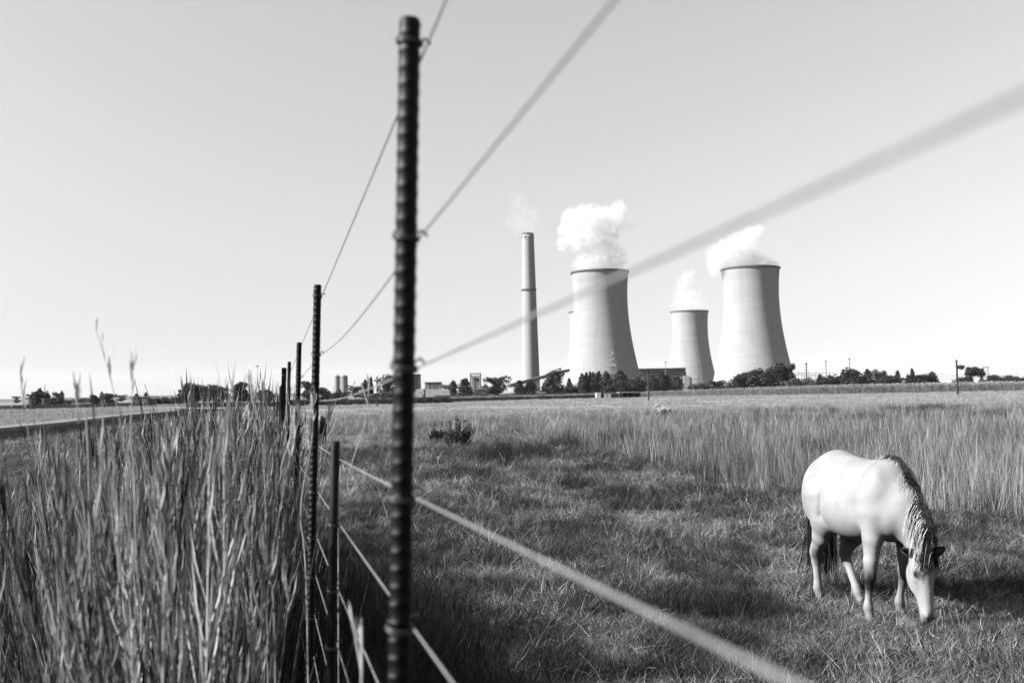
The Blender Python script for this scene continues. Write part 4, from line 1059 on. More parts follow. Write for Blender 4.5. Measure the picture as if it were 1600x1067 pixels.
scatter('maize_field', P_, mp_, np.stack([s_*1.25, s_*1.25, s_], 1), .05)

# ------------------------------------------------------------------ the fence
fence = empty('wire_fence', (fence_x(1.14), 1.14, 0), 'tall wire fence on thin ribbed steel posts running away beside the grass', 'fence')
FINV = Matrix.Translation((-fence_x(1.14), -1.14, 0))
def fpart(o): o.parent = fence; o.matrix_parent_inverse = FINV; return o
def rebar(rad, length, pitch=0.0198, n=22):
    b = MB(); vs, fs = [], []; tn_ = []
    zs = []; z = 0.0
    per = [0, .18, .34, .5, .66, .82]
    k = 0
    while z < length:
        for q in per:
            zs.append(k*pitch+q*pitch)
        k += 1; z = k*pitch
    zs = [z for z in zs if z < length-0.004] + [length-0.003, length]
    for z in zs:
        for j in range(n):
            th = 2*math.pi*j/n
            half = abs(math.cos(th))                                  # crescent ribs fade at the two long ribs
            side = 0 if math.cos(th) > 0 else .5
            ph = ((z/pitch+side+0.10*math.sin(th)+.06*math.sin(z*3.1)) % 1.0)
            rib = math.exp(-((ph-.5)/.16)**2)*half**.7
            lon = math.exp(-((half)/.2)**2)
            r_ = rad*(1+.12*rib+.07*lon); tn_.append(min(1, (rib**5)*max(0, abs(math.cos(th))-.88)*9*(1 if random.random() < .97 else .4)))  # tone lightens rib crests, standing in for the sun catching them
            if z > length-0.0035: r_ = rad*(0.97 if z < length-0.0005 else .86)
            vs.append((r_*math.cos(th), r_*math.sin(th), z))
    m = len(zs)
    for i in range(m-1):
        for j in range(n): fs.append((i*n+j, i*n+(j+1) % n, (i+1)*n+(j+1) % n, (i+1)*n+j))
    fs.append(tuple(range((m-1)*n, m*n)))
    b.add(vs, fs); b.t = tn_[:len(vs)]; return b
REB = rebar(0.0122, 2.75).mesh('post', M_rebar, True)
LEAN = R(1.75)
WIRE_Z = [0.393, 0.180, 0.030, -0.118, -0.264, -0.410, -0.535, -0.665, -0.80, -0.95]
def wire_h(i, y):
    if y < 1.14: return CAM_H + WIRE_Z[i] - (.039 if i == 2 else .028)*max(y, -.6)+ (.039 if i == 2 else .028)*1.14
    return CAM_H + WIRE_Z[i] - (.032 if i == 0 else .022)*(y-1.14)
def tie(zloc, rr=0.0150):
    b = MB(); pts = []
    for k in range(30):
        q = 2*math.pi*2.3*k/29; pts.append((rr*math.cos(q), rr*math.sin(q), zloc-.004+.008*k/29+0.003*math.sin(q)))
    pts += [(rr+.006, .002, zloc+.006), (rr+.012, -.004, zloc+.012), (rr+.014, -.010, zloc+.005)]
    b.tube(pts, .0017, 5); return b
posts = [(629.0, 1.14, 30, 1), (491.0, 3.24, 445, 1), (464.0, 5.05, 535, 1), (453.2, 7.3, 565, 1), (436.5, 12.2, 604, .95), (432, 15.0, 617, 1)]
plab = ['thick looking ribbed steel post nearest the camera', 'second ribbed steel post', None, None, None, None]
LX = math.tan(LEAN)
def post_at(px, d, top, me=None, name='post', lab=None, sc=1):
    zt = zat(px, top, d); c = at(px, d)
    x0 = fence_x(d)
    e = fpart(link(name, me or REB)); L_ = 2.75 if me is None else me['len']
    e.matrix_parent_inverse = FINV
    e.location = (x0 - 0.0, d, zt - L_*math.cos(LEAN)); 
    x_eye = x0                                    # the post crosses the fence line at eye height
    e.location.x = x_eye - (CAM_H-e.location.z)*LX
    e.rotation_mode = 'ZYX'; e.rotation_euler = (0, LEAN, R(62))
    if sc != 1: e.scale = (sc, sc, 1)
    if lab: e['label'] = lab
    return e, zt, L_
for k, (px, d, top, sc) in enumerate(posts):
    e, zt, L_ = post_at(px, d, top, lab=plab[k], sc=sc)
    if k < 4:
        for i in range(8):
            zl = (wire_h(i, d)-e.location.z)/math.cos(LEAN)
            if k == 0 and i == 0: zl = (zat(640, 66, d)-e.location.z)/math.cos(LEAN)
            if 0.3 < zl < L_-.01: tie(zl).build('wire_tie', M_tie, e, True)
# short dropper post
sh = MB().tube([(0, 0, 0), (0, 0, 1.0), (0, 0, 2.0), (0, 0, 2.296), (0, 0, 2.3)], [.0105, .0105, .0105, .0105, .008], 14).mesh('post', M_metal_dark, True); sh['len'] = 2.3
e, zt, L_ = post_at(523, 2.25, 689, sh, lab='short plain dark post topped below the horizon'); 
for i in (4, 5, 6, 7): tie((wire_h(i, 2.25)-e.location.z)/math.cos(LEAN), .0122).build('wire_tie', M_tie, e, True)
# flat punched steel standard
fl = MB()
fl.box((0, 0, 1.3), (.044, .005, 2.6)); fl.box((.0195, .0175, 1.3), (.005, .03, 2.6))
flm = fl.mesh('post', M_metal_dark); flm['len'] = 2.6
e, zt, L_ = post_at(446, 9.6, 574.5, flm, lab='flat punched steel standard, wider than the round posts')
e.rotation_euler = (0, LEAN, R(10))
hb = MB(); hb.lathe([(0.001, 0), (.0065, 0), (.0065, .002), (.001, .002)], 10)
o = hb.build('hole_plate', M_white, e); o.location = (-.008, -.004, 2.53); o.rotation_euler = (R(90), 0, 0)
e2, _, _ = post_at(441.0, 10.6, 601, flm, lab='second flat steel standard close behind the first')
e2.rotation_euler = (0, LEAN, R(60))
# wires, strung along the field side of the posts
ud = Vector((FXS, 1, 0)).normalized(); nd = Vector((1, -FXS, 0)).normalized()
for i in range(len(WIRE_Z)):
    ys = list(np.linspace(-2.0, 1.14, 40)) + list(np.linspace(1.14, 3.24, 24)[1:]) + list(np.linspace(3.24, 16, 60)[1:])
    sag = (0.0, .020, .012, .004, .003, .004, .004, .004, .004, .004)[i]
    pts = []
    for y in ys:
        z = wire_h(i, y)
        if 1.14 < y < 3.24: z -= sag*math.sin(math.pi*(y-1.14)/2.1)**1.0*(1.0)
        x = fence_x(y) + .0155 + (z-CAM_H)*LX
        pts.append(Vector((x, y, z)))
    fpart(MB().tube(pts, .00125, 6).build('wire', M_wire))

# ------------------------------------------------------------------ single grass stalks one can tell apart
def lone_stalk(ptspx, d, label, thick=.004, head=8, leafy=0):
    P_ = [p3(px, py, dd) for (px, py), dd in zip(ptspx, d)]
    b0 = P_[0]; base = Vector((b0.x+(b0.x-P_[1].x)*.3, b0.y, -0.02))
    P_ = [base] + P_
    pts = []
    for a in range(len(P_)-1):                   # Catmull-Rom
        p0, p1, p2, p3_ = P_[max(a-1, 0)], P_[a], P_[a+1], P_[min(a+2, len(P_)-1)]
        for k in range(6):
            t = k/6; pts.append(0.5*((2*p1)+(p2-p0)*t+(2*p0-5*p1+4*p2-p3_)*t*t+(3*p1-p0-3*p2+p3_)*t**3))
    pts.append(P_[-1])
    m = len(pts); r = random.Random(int(ptspx[-1][0]*7)); loc = base.copy(); pts = [p-loc for p in pts]
    e = empty('grass_stalk', loc, label, 'grass stalk', 'single tall grass stalks along the fence')
    MB().tube(pts, [thick*.38*(1-.7*k/(m-1)) for k in range(m)], 5, .8).build('stem', M_lone, e, True)
    b = MB()
    for k in range(int(head*1.6)):
        i = r.randint(int(m*.68), m-2); p = pts[i]; q = r.uniform(0, 6.28); ln = r.uniform(.02, .05)
        b.ribbon([p, p+Vector((math.cos(q)*ln*.18, math.sin(q)*ln*.18, ln*.6)), p+Vector((math.cos(q)*ln*.22, math.sin(q)*ln*.22, ln))], [.0016, .0032, 0], (-math.sin(q), math.cos(q), 0), .9)
    if head: b.build('seed_head', M_lone, e)
    for k in range(leafy):
        i = r.randint(int(m*.3), int(m*.8)); p = pts[i]; q = r.uniform(0, 6.28); ln = r.uniform(.15, .35); b = MB()
        b.ribbon([p+Vector((math.cos(q)*ln*t*.5, math.sin(q)*ln*t*.5, ln*(.8*t-.8*t*t))) for t in (0, .3, .6, 1)], [.003, .004, .003, 0], (-math.sin(q), math.cos(q), 0), .7); b.build('leaf', M_lone, e)
lone_stalk([(215, 900), (192, 690), (172, 590), (148, 508)], [2.0, 2.0, 2.0, 2.0], 'tallest pale stalk arching left above the roadside grass')
lone_stalk([(212, 900), (205, 690), (207, 600), (208, 555)], [1.9, 1.9, 1.9, 1.9], 'pale branched stalk just right of the tallest one', .0045, 10)
lone_stalk([(90, 900), (47, 690), (38, 640), (31, 580)], [2.1, 2.1, 2.1, 2.1], 'pale stalk at the far left rising above the road')
lone_stalk([(140, 800), (122, 660), (121, 630), (120, 605)], [1.8, 1.8, 1.8, 1.8], 'pale blurred stalk with thick head before the farm walls', .005, 14)
lone_stalk([(415, 800), (402, 680), (396, 630), (386, 585)], [2.6, 2.6, 2.6, 2.6], 'thin forked stalk left of the fence before the lopsided tree', .0035, 10)
lone_stalk([(529, 820), (545, 740), (570, 660), (576, 612), (575, 598)], [2.6, 2.6, 2.6, 2.6, 2.6], 'pale bent stalk between the second post and the thick near post', .0042, 6, 1)
lone_stalk([(480, 960), (470, 800), (487, 690), (490, 622)], [2.7, 2.7, 2.7, 2.7], 'pale leafy stalk hugging the second fence post', .006, 14, 0)
lone_stalk([(430, 1040), (422, 900), (445, 760), (470, 640)], [2.0, 2.0, 2.05, 2.1], 'long pale stalk leaning towards the second fence post', .0042, 6)
lone_stalk([(255, 1060), (262, 920), (250, 800), (272, 700)], [1.5, 1.5, 1.5, 1.5], 'thick pale wavy stalk in the middle of the roadside grass', .0052, 12, 0)
lone_stalk([(566, 1120), (566, 1060), (556, 1000), (548, 955)], [1.3, 1.3, 1.32, 1.35], 'blurred pale blade at the bottom beside the thick post', .006, 4, 0)
lone_stalk([(960, 1120), (940, 1064), (925, 1040), (905, 1020)], [4.4, 4.4, 4.4, 4.4], 'bent pale stalk at the bottom edge of the pasture', .006, 0, 0)

# ------------------------------------------------------------------ the horse
def V3(*a): return np.array(a, float)
def sd_ell(P, c, r, yaw=0.0, pitch=0.0):
    q = P - V3(*c)
    if pitch:
        cp, sp_ = math.cos(pitch), math.sin(pitch)
        q = np.stack([q[..., 0]*cp+q[..., 2]*sp_, q[..., 1], -q[..., 0]*sp_+q[..., 2]*cp], -1)
    r = V3(*r); k0 = np.linalg.norm(q/r, axis=-1); k1 = np.linalg.norm(q/(r*r), axis=-1)
    return k0*(k0-1.0)/np.maximum(k1, 1e-9)
def sd_cone(P, a, b, ra, rb, ysq=1.0):
    a, b = V3(*a), V3(*b); ab = b-a; q = P-a
    t = np.clip((q@ab)/(ab@ab), 0, 1); w = q - t[..., None]*ab
    if ysq != 1.0: w = w*V3(1, 1/ysq, 1)
    return (np.linalg.norm(w, axis=-1) - (ra+(rb-ra)*t))*min(1, ysq)
def smin(a, b, k):
    h_ = np.clip(.5+.5*(b-a)/k, 0, 1); return b+(a-b)*h_-k*h_*(1-h_)
POLL, MUZ = V3(.60, .06, .60), V3(.705, .045, .05)
U = (MUZ-POLL)/np.linalg.norm(MUZ-POLL)                 # down the face
FR = V3(.985, -.02, .17); FR -= U*(FR@U); FR /= np.linalg.norm(FR)      # out of the forehead
LT = np.cross(U, FR); LT = LT if LT[1] > 0 else -LT      # the horse's left
def hp_(u, f=0, l=0): return POLL + U*u + FR*f + LT*l
def sd_head(P):
    q = P-POLL; Q = np.stack([q@U, q@LT, q@FR], -1)
    f = sd_ell(Q, (.11, 0, -.015), (.135, .086, .09))                  # skull
    f = smin(f, sd_ell(Q, (.19, .035, -.075), (.12, .035, .085)), .03)  # cheeks
    f = smin(f, sd_ell(Q, (.19, -.035, -.075), (.12, .035, .085)), .03)
    f = smin(f, sd_cone(Q, (.12, 0, .005), (.42, 0, -.01), .072, .045), .04)   # nasal
    f = smin(f, sd_cone(Q, (.22, 0, -.07), (.46, 0, -.055), .055, .030), .04)  # lower jaw
    f = smin(f, sd_ell(Q, (.475, 0, -.025), (.06, .050, .050)), .03)          # muzzle
    f = smin(f, sd_ell(Q, (.505, 0, -.055), (.035, .036, .03)), .02)          # chin
    for s in (-1, 1):
        f = smin(f, sd_ell(Q, (.165, s*.062, .028), (.035, .022, .026)), .02)  # brow over the eye
        f = smin(f, sd_ell(Q, (.485, s*.036, .012), (.026, .018, .020)), .015) # nostril wing
        f = -smin(-f, sd_ell(Q, (.492, s*.047, .017), (.015, .011, .011)), .006)
        f = -smin(-f, sd_ell(Q, (.33, s*.062, -.02), (.09, .018, .022)), .03)
    return f
LEGS = {
 'rf': [(.32, -.15, .86, .13), (.325, -.17, .68, .086), (.32, -.19, .50, .058), (.32, -.20, .41, .049), (.32, -.205, .37, .047), (.31, -.205, .30, .030), (.30, -.215, .16, .028), (.30, -.215, .125, .037), (.32, -.22, .07, .030), (.33, -.22, .0, .044)],
 'lf': [(.30, .15, .86, .13), (.30, .16, .68, .088), (.28, .16, .50, .060), (.275, .16, .41, .048), (.27, .16, .37, .047), (.245, .16, .30, .030), (.20, .16, .16, .028), (.195, .16, .125, .037), (.20, .16, .07, .030), (.205, .16, .0, .044)],
 'rh': [(-.36, -.14, .95, .20), (-.33, -.155, .76, .145), (-.41, -.15, .60, .085), (-.50, -.14, .49, .052), (-.525, -.135, .44, .050), (-.53, -.13, .36, .037), (-.535, -.12, .17, .032), (-.535, -.12, .125, .038), (-.515, -.12, .07, .031), (-.50, -.12, .0, .045)],
 'lh': [(-.36, .14, .95, .20), (-.28, .15, .76, .145), (-.33, .13, .60, .085), (-.40, .10, .48, .052), (-.42, .09, .43, .050), (-.39, .09, .36, .037), (-.26, .075, .17, .032), (-.24, .075, .125, .038), (-.20, .07, .07, .031), (-.175, .07, .0, .045)],
}
NECK = [(.30, .0, 1.05, .235), (.46, .01, .93, .17), (.565, .035, .78, .125), (.60, .055, .62, .10)]
def sd_horse(P):
    f = sd_ell(P, (-.03, 0, .95), (.50, .275, .315))
    f = smin(f, sd_ell(P, (-.08, 0, .855), (.40, .285, .25)), .08)
    f = smin(f, sd_ell(P, (-.37, 0, 1.06), (.28, .235, .265), pitch=.1), .08)
    for s in (-1, 1):
        f = smin(f, sd_ell(P, (-.46, s*.105, .94), (.20, .15, .28)), .06)
        f = smin(f, sd_ell(P, (.30, s*.135, .98), (.16, .115, .27), pitch=-.25), .045)
        f = smin(f, sd_ell(P, (.42, s*.085, .86), (.12, .10, .14)), .06)
    f = smin(f, sd_ell(P, (.33, 0, .92), (.24, .19, .28)), .08)
    f = smin(f, sd_cone(P, (.36, 0, 1.20), (.16, 0, 1.165), .085, .075), .10)
    f = smin(f, sd_cone(P, (.15, 0, 1.13), (-.32, 0, 1.19), .11, .125), .10)
    for a, b in zip(NECK[:-1], NECK[1:]):
        f = smin(f, sd_cone(P, a[:3], b[:3], a[3], b[3], .72), .07)
    for lg in LEGS.values():
        g_ = None
        for a, b in zip(lg[:-1], lg[1:]):
            c = sd_cone(P, a[:3], b[:3], a[3], b[3], .86 if a[3] > .07 else 1)
            g_ = c if g_ is None else smin(g_, c, .022)
        f = smin(f, g_, .038)
    for s, lg in ((-1, 'rh'), (1, 'lh')):                    # point of hock
        a = LEGS[lg][4]; f = smin(f, sd_cone(P, (a[0]-.03, a[1], a[2]+.035), (a[0]-.015, a[1], a[2]-.1), .028, .02), .02)
        f = smin(f, sd_cone(P, (a[0]-.03, a[1], a[2]+.035), (-.47, s*.13, .66), .022, .04), .02)
    f = smin(f, sd_head(P), .04)
    for s in (-1, 1):                                        # flank, girth, shoulder and thigh grooves
        for a, b, ra, k in (((-.20, .272, 1.08), (-.25, .268, .80), .006, .035), ((-.25, .268, .80), (-.18, .262, .68), .010, .03), ((.13, .268, 1.10), (.17, .262, .78), .006, .03), ((-.50, .238, 1.0), (-.43, .225, .74), .002, .035)):
            f = -smin(-f, sd_cone(P, (a[0], s*a[1], a[2]), (b[0], s*b[1], b[2]), ra, ra), k)
    rb = np.exp(-((P[..., 0]+.02)/.16)**2-((P[..., 2]-.92)/.16)**2)
    return f + .0022*np.sin(P[..., 0]*70+P[..., 2]*14)*rb
def horse_field(hs, sub=None):
    ax = [np.arange(-.80, .88, hs), np.arange(-.42, .42, hs), np.arange(-.05, 1.42, hs)]
    X, Y, Z = np.meshgrid(*ax, indexing='ij'); P = np.stack([X, Y, Z], -1).astype(np.float64)
    return sd_horse(P), (ax[0][0], ax[1][0], ax[2][0])
def coat_mat():
    m, n, l = new_mat('pale_horse_coat')
    at_ = n.new('ShaderNodeAttribute'); at_.attribute_name = 'dark'
    tc = n.new('ShaderNodeTexCoord'); no = n.new('ShaderNodeTexNoise'); no.inputs['Scale'].default_value = 22; no.inputs['Detail'].default_value = 7
    mp = n.new('ShaderNodeMapping'); mp.inputs['Scale'].default_value = (1, 1, .35); l.new(tc.outputs['Object'], mp.inputs[0]); l.new(mp.outputs[0], no.inputs['Vector'])
    ad = n.new('ShaderNodeMath'); ad.operation = 'MULTIPLY_ADD'; l.new(no.outputs[0], ad.inputs[0]); ad.inputs[1].default_value = 1.1; ad.inputs[2].default_value = -.55
    a2 = n.new('ShaderNodeMath'); a2.operation = 'ADD'; a2.use_clamp = True; l.new(at_.outputs['Fac'], a2.inputs[0])
    sc = n.new('ShaderNodeMath'); sc.operation = 'MULTIPLY'; l.new(ad.outputs[0], sc.inputs[0]); l.new(at_.outputs['Fac'], sc.inputs[1]); l.new(sc.outputs[0], a2.inputs[1])
    n2 = n.new('ShaderNodeTexNoise'); n2.inputs['Scale'].default_value = 6; n2.inputs['Detail'].default_value = 6; l.new(tc.outputs['Object'], n2.inputs['Vector'])
    mr = n.new('ShaderNodeMapRange'); l.new(n2.outputs[0], mr.inputs[0]); mr.inputs[1].default_value = .3; mr.inputs[2].default_value = .7; mr.inputs[3].default_value = .150; mr.inputs[4].default_value = .205
    mx = n.new('ShaderNodeMix'); mx.data_type = 'FLOAT'; l.new(a2.outputs[0], mx.inputs[0]); l.new(mr.outputs[0], mx.inputs[2]); mx.inputs[3].default_value = .010
    b = n.new('ShaderNodeBsdfPrincipled'); b.inputs['Roughness'].default_value = .6; b.inputs['Specular IOR Level'].default_value = .25
    l.new(mx.outputs[0], b.inputs['Base Color'])
    n3 = n.new('ShaderNodeTexNoise'); n3.inputs['Scale'].default_value = 160; n3.inputs['Detail'].default_value = 3; l.new(mp.outputs[0], n3.inputs['Vector'])
    bp = n.new('ShaderNodeBump'); bp.inputs['Strength'].default_value = .5; bp.inputs['Distance'].default_value = .004; l.new(n3.outputs[0], bp.inputs['Height']); l.new(bp.outputs[0], b.inputs['Normal'])
    o = n.new('ShaderNodeOutputMaterial'); l.new(b.outputs[0], o.inputs[0]); return m
M_coat = coat_mat()
M_skin = noise_mat('dark_skin', .006, .018, 30, .55, spec=.4)
M_earback = noise_mat('ear_coat', .14, .26, 30, .7)
M_hoof = noise_mat('hoof_horn', .05, .10, 12, .6, 4, (1, 1, .2))
M_eye = noise_mat('dark_eye', .006, .01, 10, .08, spec=.6)
M_mane = leaf_mat('mane_hair', .006, .75, .05, .55, inst_var=0, spec=.3)
M_tail = leaf_mat('tail_hair', .003, .02, .03, .5, inst_var=0, spec=.4)

f_, org_ = horse_field(.0115)
body_me, BV = sn_mesh('body', f_, org_, .0115, M_coat, 2)
def blob(c, r): return np.exp(-(np.linalg.norm((BV-V3(*c))/V3(*r), axis=1))**4)
dk = np.zeros(len(BV))
for lg, amp in (('rf', 1.0), ('lf', .55)):
    a = LEGS[lg][4]; dk = np.maximum(dk, 1.15*amp*blob((a[0], a[1], a[2]-.02), (.085, .085, .115)))
for lg, amp in (('rh', .8), ('lh', .45)):
    a = LEGS[lg][4]; dk = np.maximum(dk, amp*blob((a[0]+.04, a[1], a[2]-.02), (.045, .08, .09)))
for lg in LEGS:
    a = LEGS[lg][7]; dk = np.maximum(dk, .5*blob((a[0], a[1], a[2]-.05), (.07, .07, .08)))
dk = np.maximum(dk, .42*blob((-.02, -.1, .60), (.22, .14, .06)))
dk = np.maximum(dk, .6*blob(hp_(.50, 0, 0), (.04, .06, .05)))
for s in (-1, 1): dk = np.maximum(dk, 1.0*blob(hp_(.170, .022, s*.075), (.044, .034, .036)))
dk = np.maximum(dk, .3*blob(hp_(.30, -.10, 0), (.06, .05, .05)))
a_ = body_me.attributes.new('dark', 'FLOAT', 'POINT'); a_.data.foreach_set('value', dk.astype(np.float32))

lit_shade_me = body_me.copy()
pd = 1.15*(1-np.clip(((-BV[:, 0]-.28)*6)*1.0, 0, 1)*np.clip((BV[:, 2]-.70)*9, 0, 1)*np.clip((BV[:, 1]+.06)*12, 0, 1))  # white rump and dark body: sunlight and shade put into the coat colour
lit_shade_me.attributes['dark'].data.foreach_set('value', pd.astype(np.float32))
def push_out(p, eps):
    for _ in range(4):
        q = np.array([p, p+V3(.004, 0, 0), p+V3(0, .004, 0), p+V3(0, 0, .004)]); s_ = sd_horse(q)
        if s_[0] >= eps: break
        gr = (s_[1:]-s_[0])/.004; gr /= max(np.linalg.norm(gr), 1e-6); p = p + gr*(eps-s_[0])
    return p
def build_horse(loc, rz, label, scale=1.0, detailed=True):
    e = empty('horse', loc, label, 'horse', None, rz); e.scale = (scale,)*3
    link('body', body_me if detailed else lit_shade_me, e)
    r = random.Random(5)
    if not detailed:
        for nm, me in HP:
            link(nm, me, e)
        return e
    parts = []
    def keep(o): parts.append((o.name.split('.')[0], o.data)); return o
    # crest of the neck, withers to poll
    cr = []
    cp = [V3(.27, 0, 1.30), V3(.42, .005, 1.19), V3(.58, .02, .99), V3(.675, .045, .79), V3(.685, .06, .635), V3(.65, .06, .585)]
    for t in np.linspace(0, 1, 60):
        i = min(4, int(t*5)); u = t*5-i
        p0, p1, p2, p3x = cp[max(i-1, 0)], cp[i], cp[i+1], cp[min(i+2, 5)]
        c = .5*((2*p1)+(p2-p0)*u+(2*p0-5*p1+4*p2-p3x)*u*u+(3*p1-p0-3*p2+p3x)*u**3)
        q = np.array([c, c+V3(.004, 0, 0), c+V3(0, .004, 0), c+V3(0, 0, .004)]); s_ = sd_horse(q)
        gr = (s_[1:]-s_[0])/.004; gr /= max(np.linalg.norm(gr), 1e-6); cr.append(c - gr*s_[0]*.98)
    mb = MB()
    for k in range(900):
        t = .93*r.random()**.85; c = cr[min(59, int(t*59))] + V3(r.gauss(0, .008), r.gauss(0, .01), r.gauss(0, .008))
        right = r.random() < (.12 if t < .38 else .72 if t < .84 else .2)
        sgn = -1 if right else 1
        ln = (r.uniform(.10, .2) if t < .38 else r.uniform(.22, .36)*(1 if t < .7 else .42)) if right else r.uniform(.07, .15)
        pts = [c]; v = V3(.10, sgn*.9, .25); p = c.copy(); ns = 6
        for j in range(ns):
            v = v*.55 + V3(r.gauss(-.10 if right else .03, .08), sgn*r.uniform(.0, .12), -.55); v /= max(np.linalg.norm(v), .5)
            p = push_out(p + v*ln/ns, .006+r.random()*.022); pts.append(p)
        tone = r.choice([.05, .3, .5, .7, .9, 1.0]) if right else r.choice([0, .02, .05, .1])
        side = np.cross(np.array(pts[-1])-pts[0], V3(0, sgn, .2)); side /= max(np.linalg.norm(side), 1e-6)
        w = r.uniform(.0022, .0055)
        mb.ribbon(pts, [w*.8, w, w, w*.8, w*.6, w*.4, 0], side, tone)
    keep(mb.build('mane', M_mane, e))
    # forelock
    mb = MB()
    for k in range(110):
        c = hp_(r.uniform(-.01, .03), .075, r.gauss(0, .025)); pts = [c]; ln = r.uniform(.07, .17); dl = r.gauss(.015, .035)
        for j in range(1, 6):
            tt = j/5; p = hp_(.02+ln*tt, .08, (c-POLL)@LT + dl*tt*1.6); pts.append(push_out(p - FR*.02, .006+.012*r.random()))
        mb.ribbon(pts, [.006, .010, .010, .008, .005, 0], LT, r.choice([0, .03, .08, .2, .5, .8]))
    keep(mb.build('forelock', M_mane, e))
    # tail
    mb = MB(); dock = V3(-.63, 0, 1.10)
    for k in range(260):
        q = r.uniform(0, 6.28); rr = math.sqrt(r.random()); ln = r.uniform(.72, 1.0)
        fl = max(0, r.gauss(0, 1))*.12 if r.random() < .8 else r.uniform(.1, .32)
        pts = []
        for j in range(8):
            t = j/7; wd = .030+.105*math.sin(min(1, t*1.25)*math.pi*.62)
            x = dock[0] - .055*math.sin(min(1, t*2.2)*math.pi*.5) + wd*rr*math.cos(q)*.9 - fl*max(0, t-.45)**1.3*1.6
            pts.append((x, wd*rr*math.sin(q)+.05*t, dock[2]-ln*t - (.01 if j else 0)))
        w = r.uniform(.008, .016)
        a = r.uniform(0, 3.14); mb.ribbon(pts, [w, w, w, w, w, w*.8, w*.5, 0], (math.cos(a), math.sin(a), 0), r.random()**2)
    keep(mb.build('tail', M_tail, e))
    # ears
    for s in (-1, 1):
        base = hp_(.035, .015, s*.052); out = (LT*s*.92 - U*.42 + FR*.12); out /= np.linalg.norm(out)
        w1 = np.cross(out, FR); w1 /= np.linalg.norm(w1); nrm = np.cross(w1, out)
        L_ = .165; mb = MB(); vs, fs = [], []; NS, NW = 9, 8
        for lay in (0, 1):
            for i in range(NS):
                t = i/(NS-1); w = .044*math.sin(math.pi*min(1, .16+.80*t))**.8*(1-.25*t) if t < 1 else .001
                for j in range(NW):
                    a = -1.9+3.8*j/(NW-1); rad = w*(1-.10*lay)
                    p = base + out*(L_*t) + w1*rad*math.sin(a) + nrm*rad*(.9*(1-math.cos(a))-.4) + w1*.012*s*t*t
                    vs.append(p)
        def I(l, i, j): return l*NS*NW+i*NW+j
        for i in range(NS-1):
            for j in range(NW-1):
                fs += [(I(0, i, j), I(0, i, j+1), I(0, i+1, j+1), I(0, i+1, j)), (I(1, i, j+1), I(1, i, j), I(1, i+1, j), I(1, i+1, j+1))]
            for j in (0, NW-1): fs.append((I(0, i, j), I(0, i+1, j), I(1, i+1, j), I(1, i, j)))
        # inner face dark skin and hair, outer face coat coloured
        mb.add(vs, fs); me = mb.mesh('ear', M_skin, True); me.materials.append(M_earback)
        for fi, p_ in enumerate(me.polygons): p_.material_index = 1 if min(p_.vertices) < NS*NW and max(p_.vertices) < NS*NW else 0
        keep(link('ear', me, e))
        me.attributes.new('dark', 'FLOAT', 'POINT').data.foreach_set('value', [.5]*len(me.vertices))
        tp_ = MB(); 
        for k in range(16):
            p = base+out*r.uniform(.01, .07)+nrm*.004; tp_.ribbon([p, p+out*.03+w1*r.gauss(0, .012), p+out*.055+w1*r.gauss(0, .02)], [.004, .003, 0], w1, r.random()*.3)
        hp2 = tp_.build('ear_hair', M_mane, e); keep(hp2)
    # eyes and nostrils
    for s in (-1, 1):
        mb = MB(); mb.lathe([(.001, -.017), (.011, -.013), (.017, 0), (.011, .013), (.001, .017)], 14)
        o = keep(mb.build('eye', M_eye, e, True)); c = hp_(.175, .020, s*.070); o.data.transform(Matrix.Translation(Vector(c)))
        mb = MB(); vs = []; c = hp_(.492, .016, s*.0445)
        for k in range(12):
            q = 6.283*k/12; vs.append(c + U*.014*math.cos(q) + FR*.010*math.sin(q) + LT*s*.0)
        mb.add(vs + [c-LT*s*.012], [(k, (k+1) % 12, 12) for k in range(12)]); keep(mb.build('nostril', M_skin, e))
    for lg in LEGS.values():
        x, y, z, rr = lg[-1]; mb = MB()
        mb.lathe([(.052, -.005), (.050, .02), (.043, .055), (.036, .062)], 16, (x+.012, y, 0)); mb.add([(x+.012+.052*math.cos(6.283*k/16), y+.052*math.sin(6.283*k/16), -.005) for k in range(16)], [tuple(range(16))[::-1]])
        keep(mb.build('hoof', M_hoof, e, True))
    return e, parts
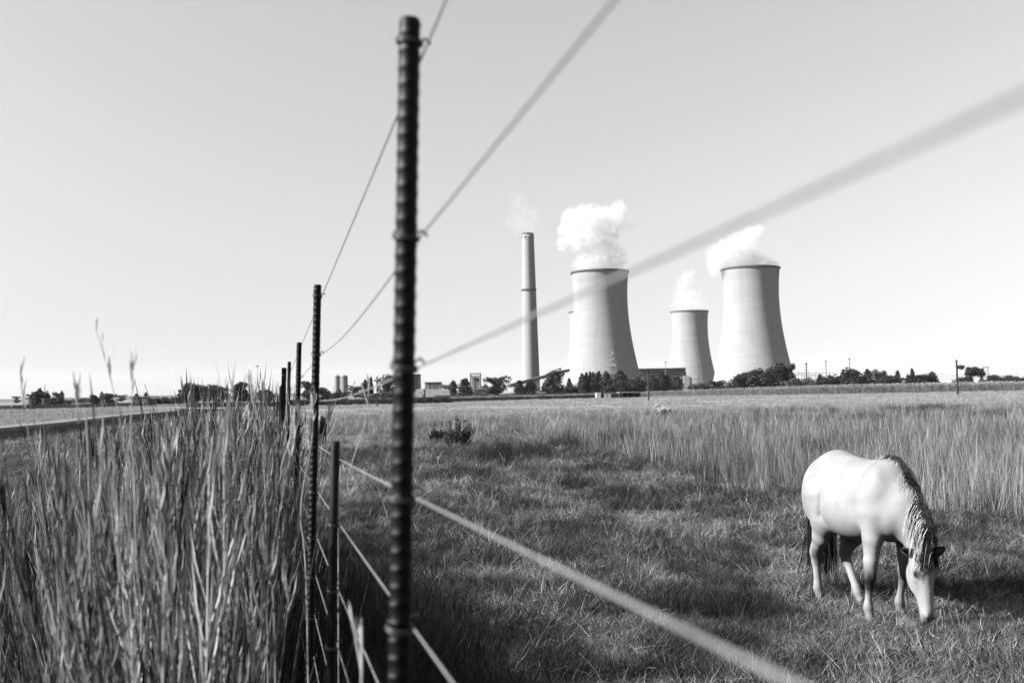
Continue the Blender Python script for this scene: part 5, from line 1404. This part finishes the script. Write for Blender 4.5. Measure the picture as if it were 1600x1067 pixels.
h1, HP = build_horse((2.92, 8.39, 0), R(-73.3), 'pale white horse with dark mane grazing in the pasture')
c2 = at(505.5, 39.5)
build_horse((c2.x-.12, 39.5, 0), R(98), 'far horse with sunlit rump and shaded body painted on, half hidden by second fence post', .84, False)

# white animal lying in the far grass
def lying():
    def sd(P):
        f = sd_ell(P, (0, 0, .20), (.50, .20, .21))
        f = smin(f, sd_cone(P, (-.40, 0, .26), (-.58, 0, .52), .12, .075), .08)
        f = smin(f, sd_cone(P, (-.58, 0, .55), (-.74, 0, .47), .075, .045), .04)
        for s in (-1, 1):
            f = smin(f, sd_cone(P, (-.58, s*.05, .60), (-.56, s*.12, .68), .03, .012), .02)
            f = smin(f, sd_cone(P, (-.35, s*.14, .08), (-.62, s*.12, .05), .06, .035), .04)
            f = smin(f, sd_ell(P, (.33, s*.15, .15), (.18, .09, .15)), .05)
        return f
    ax = [np.arange(-.9, .65, .025), np.arange(-.35, .36, .025), np.arange(-.06, .85, .025)]
    X, Y, Z = np.meshgrid(*ax, indexing='ij'); f = sd(np.stack([X, Y, Z], -1))
    e = empty('lying_animal', at(1037, 78), 'white animal lying with raised head in the far pale grass', 'animal', rz=R(8))
    me, v = sn_mesh('body', f, (ax[0][0], ax[1][0], ax[2][0]), .025, M_white, 1)
    o = link('body', me, e); e.scale = (1.0, 1.0, 1.0); e.location.z = .10
    m = MB(); m.tube([(.48, 0, .24), (.58, .03, .15), (.62, .08, .04)], [.03, .02, .03], 6); m.build('tail', M_mid, e, True)
lying()

# ------------------------------------------------------------------ thin air haze
hz = MB(); hz.box((0, 5850, 145), (18200, 12320, 292))
M_haze, hn, hl = new_mat('haze')
pv = hn.new('ShaderNodeVolumePrincipled'); pv.inputs['Color'].default_value = (1, 1, 1, 1); pv.inputs['Density'].default_value = 2.4e-5; pv.inputs['Anisotropy'].default_value = 0.0
ho = hn.new('ShaderNodeOutputMaterial'); hl.new(pv.outputs[0], ho.inputs['Volume'])
hz_o = tag(hz.build('haze', M_haze), kind='stuff')
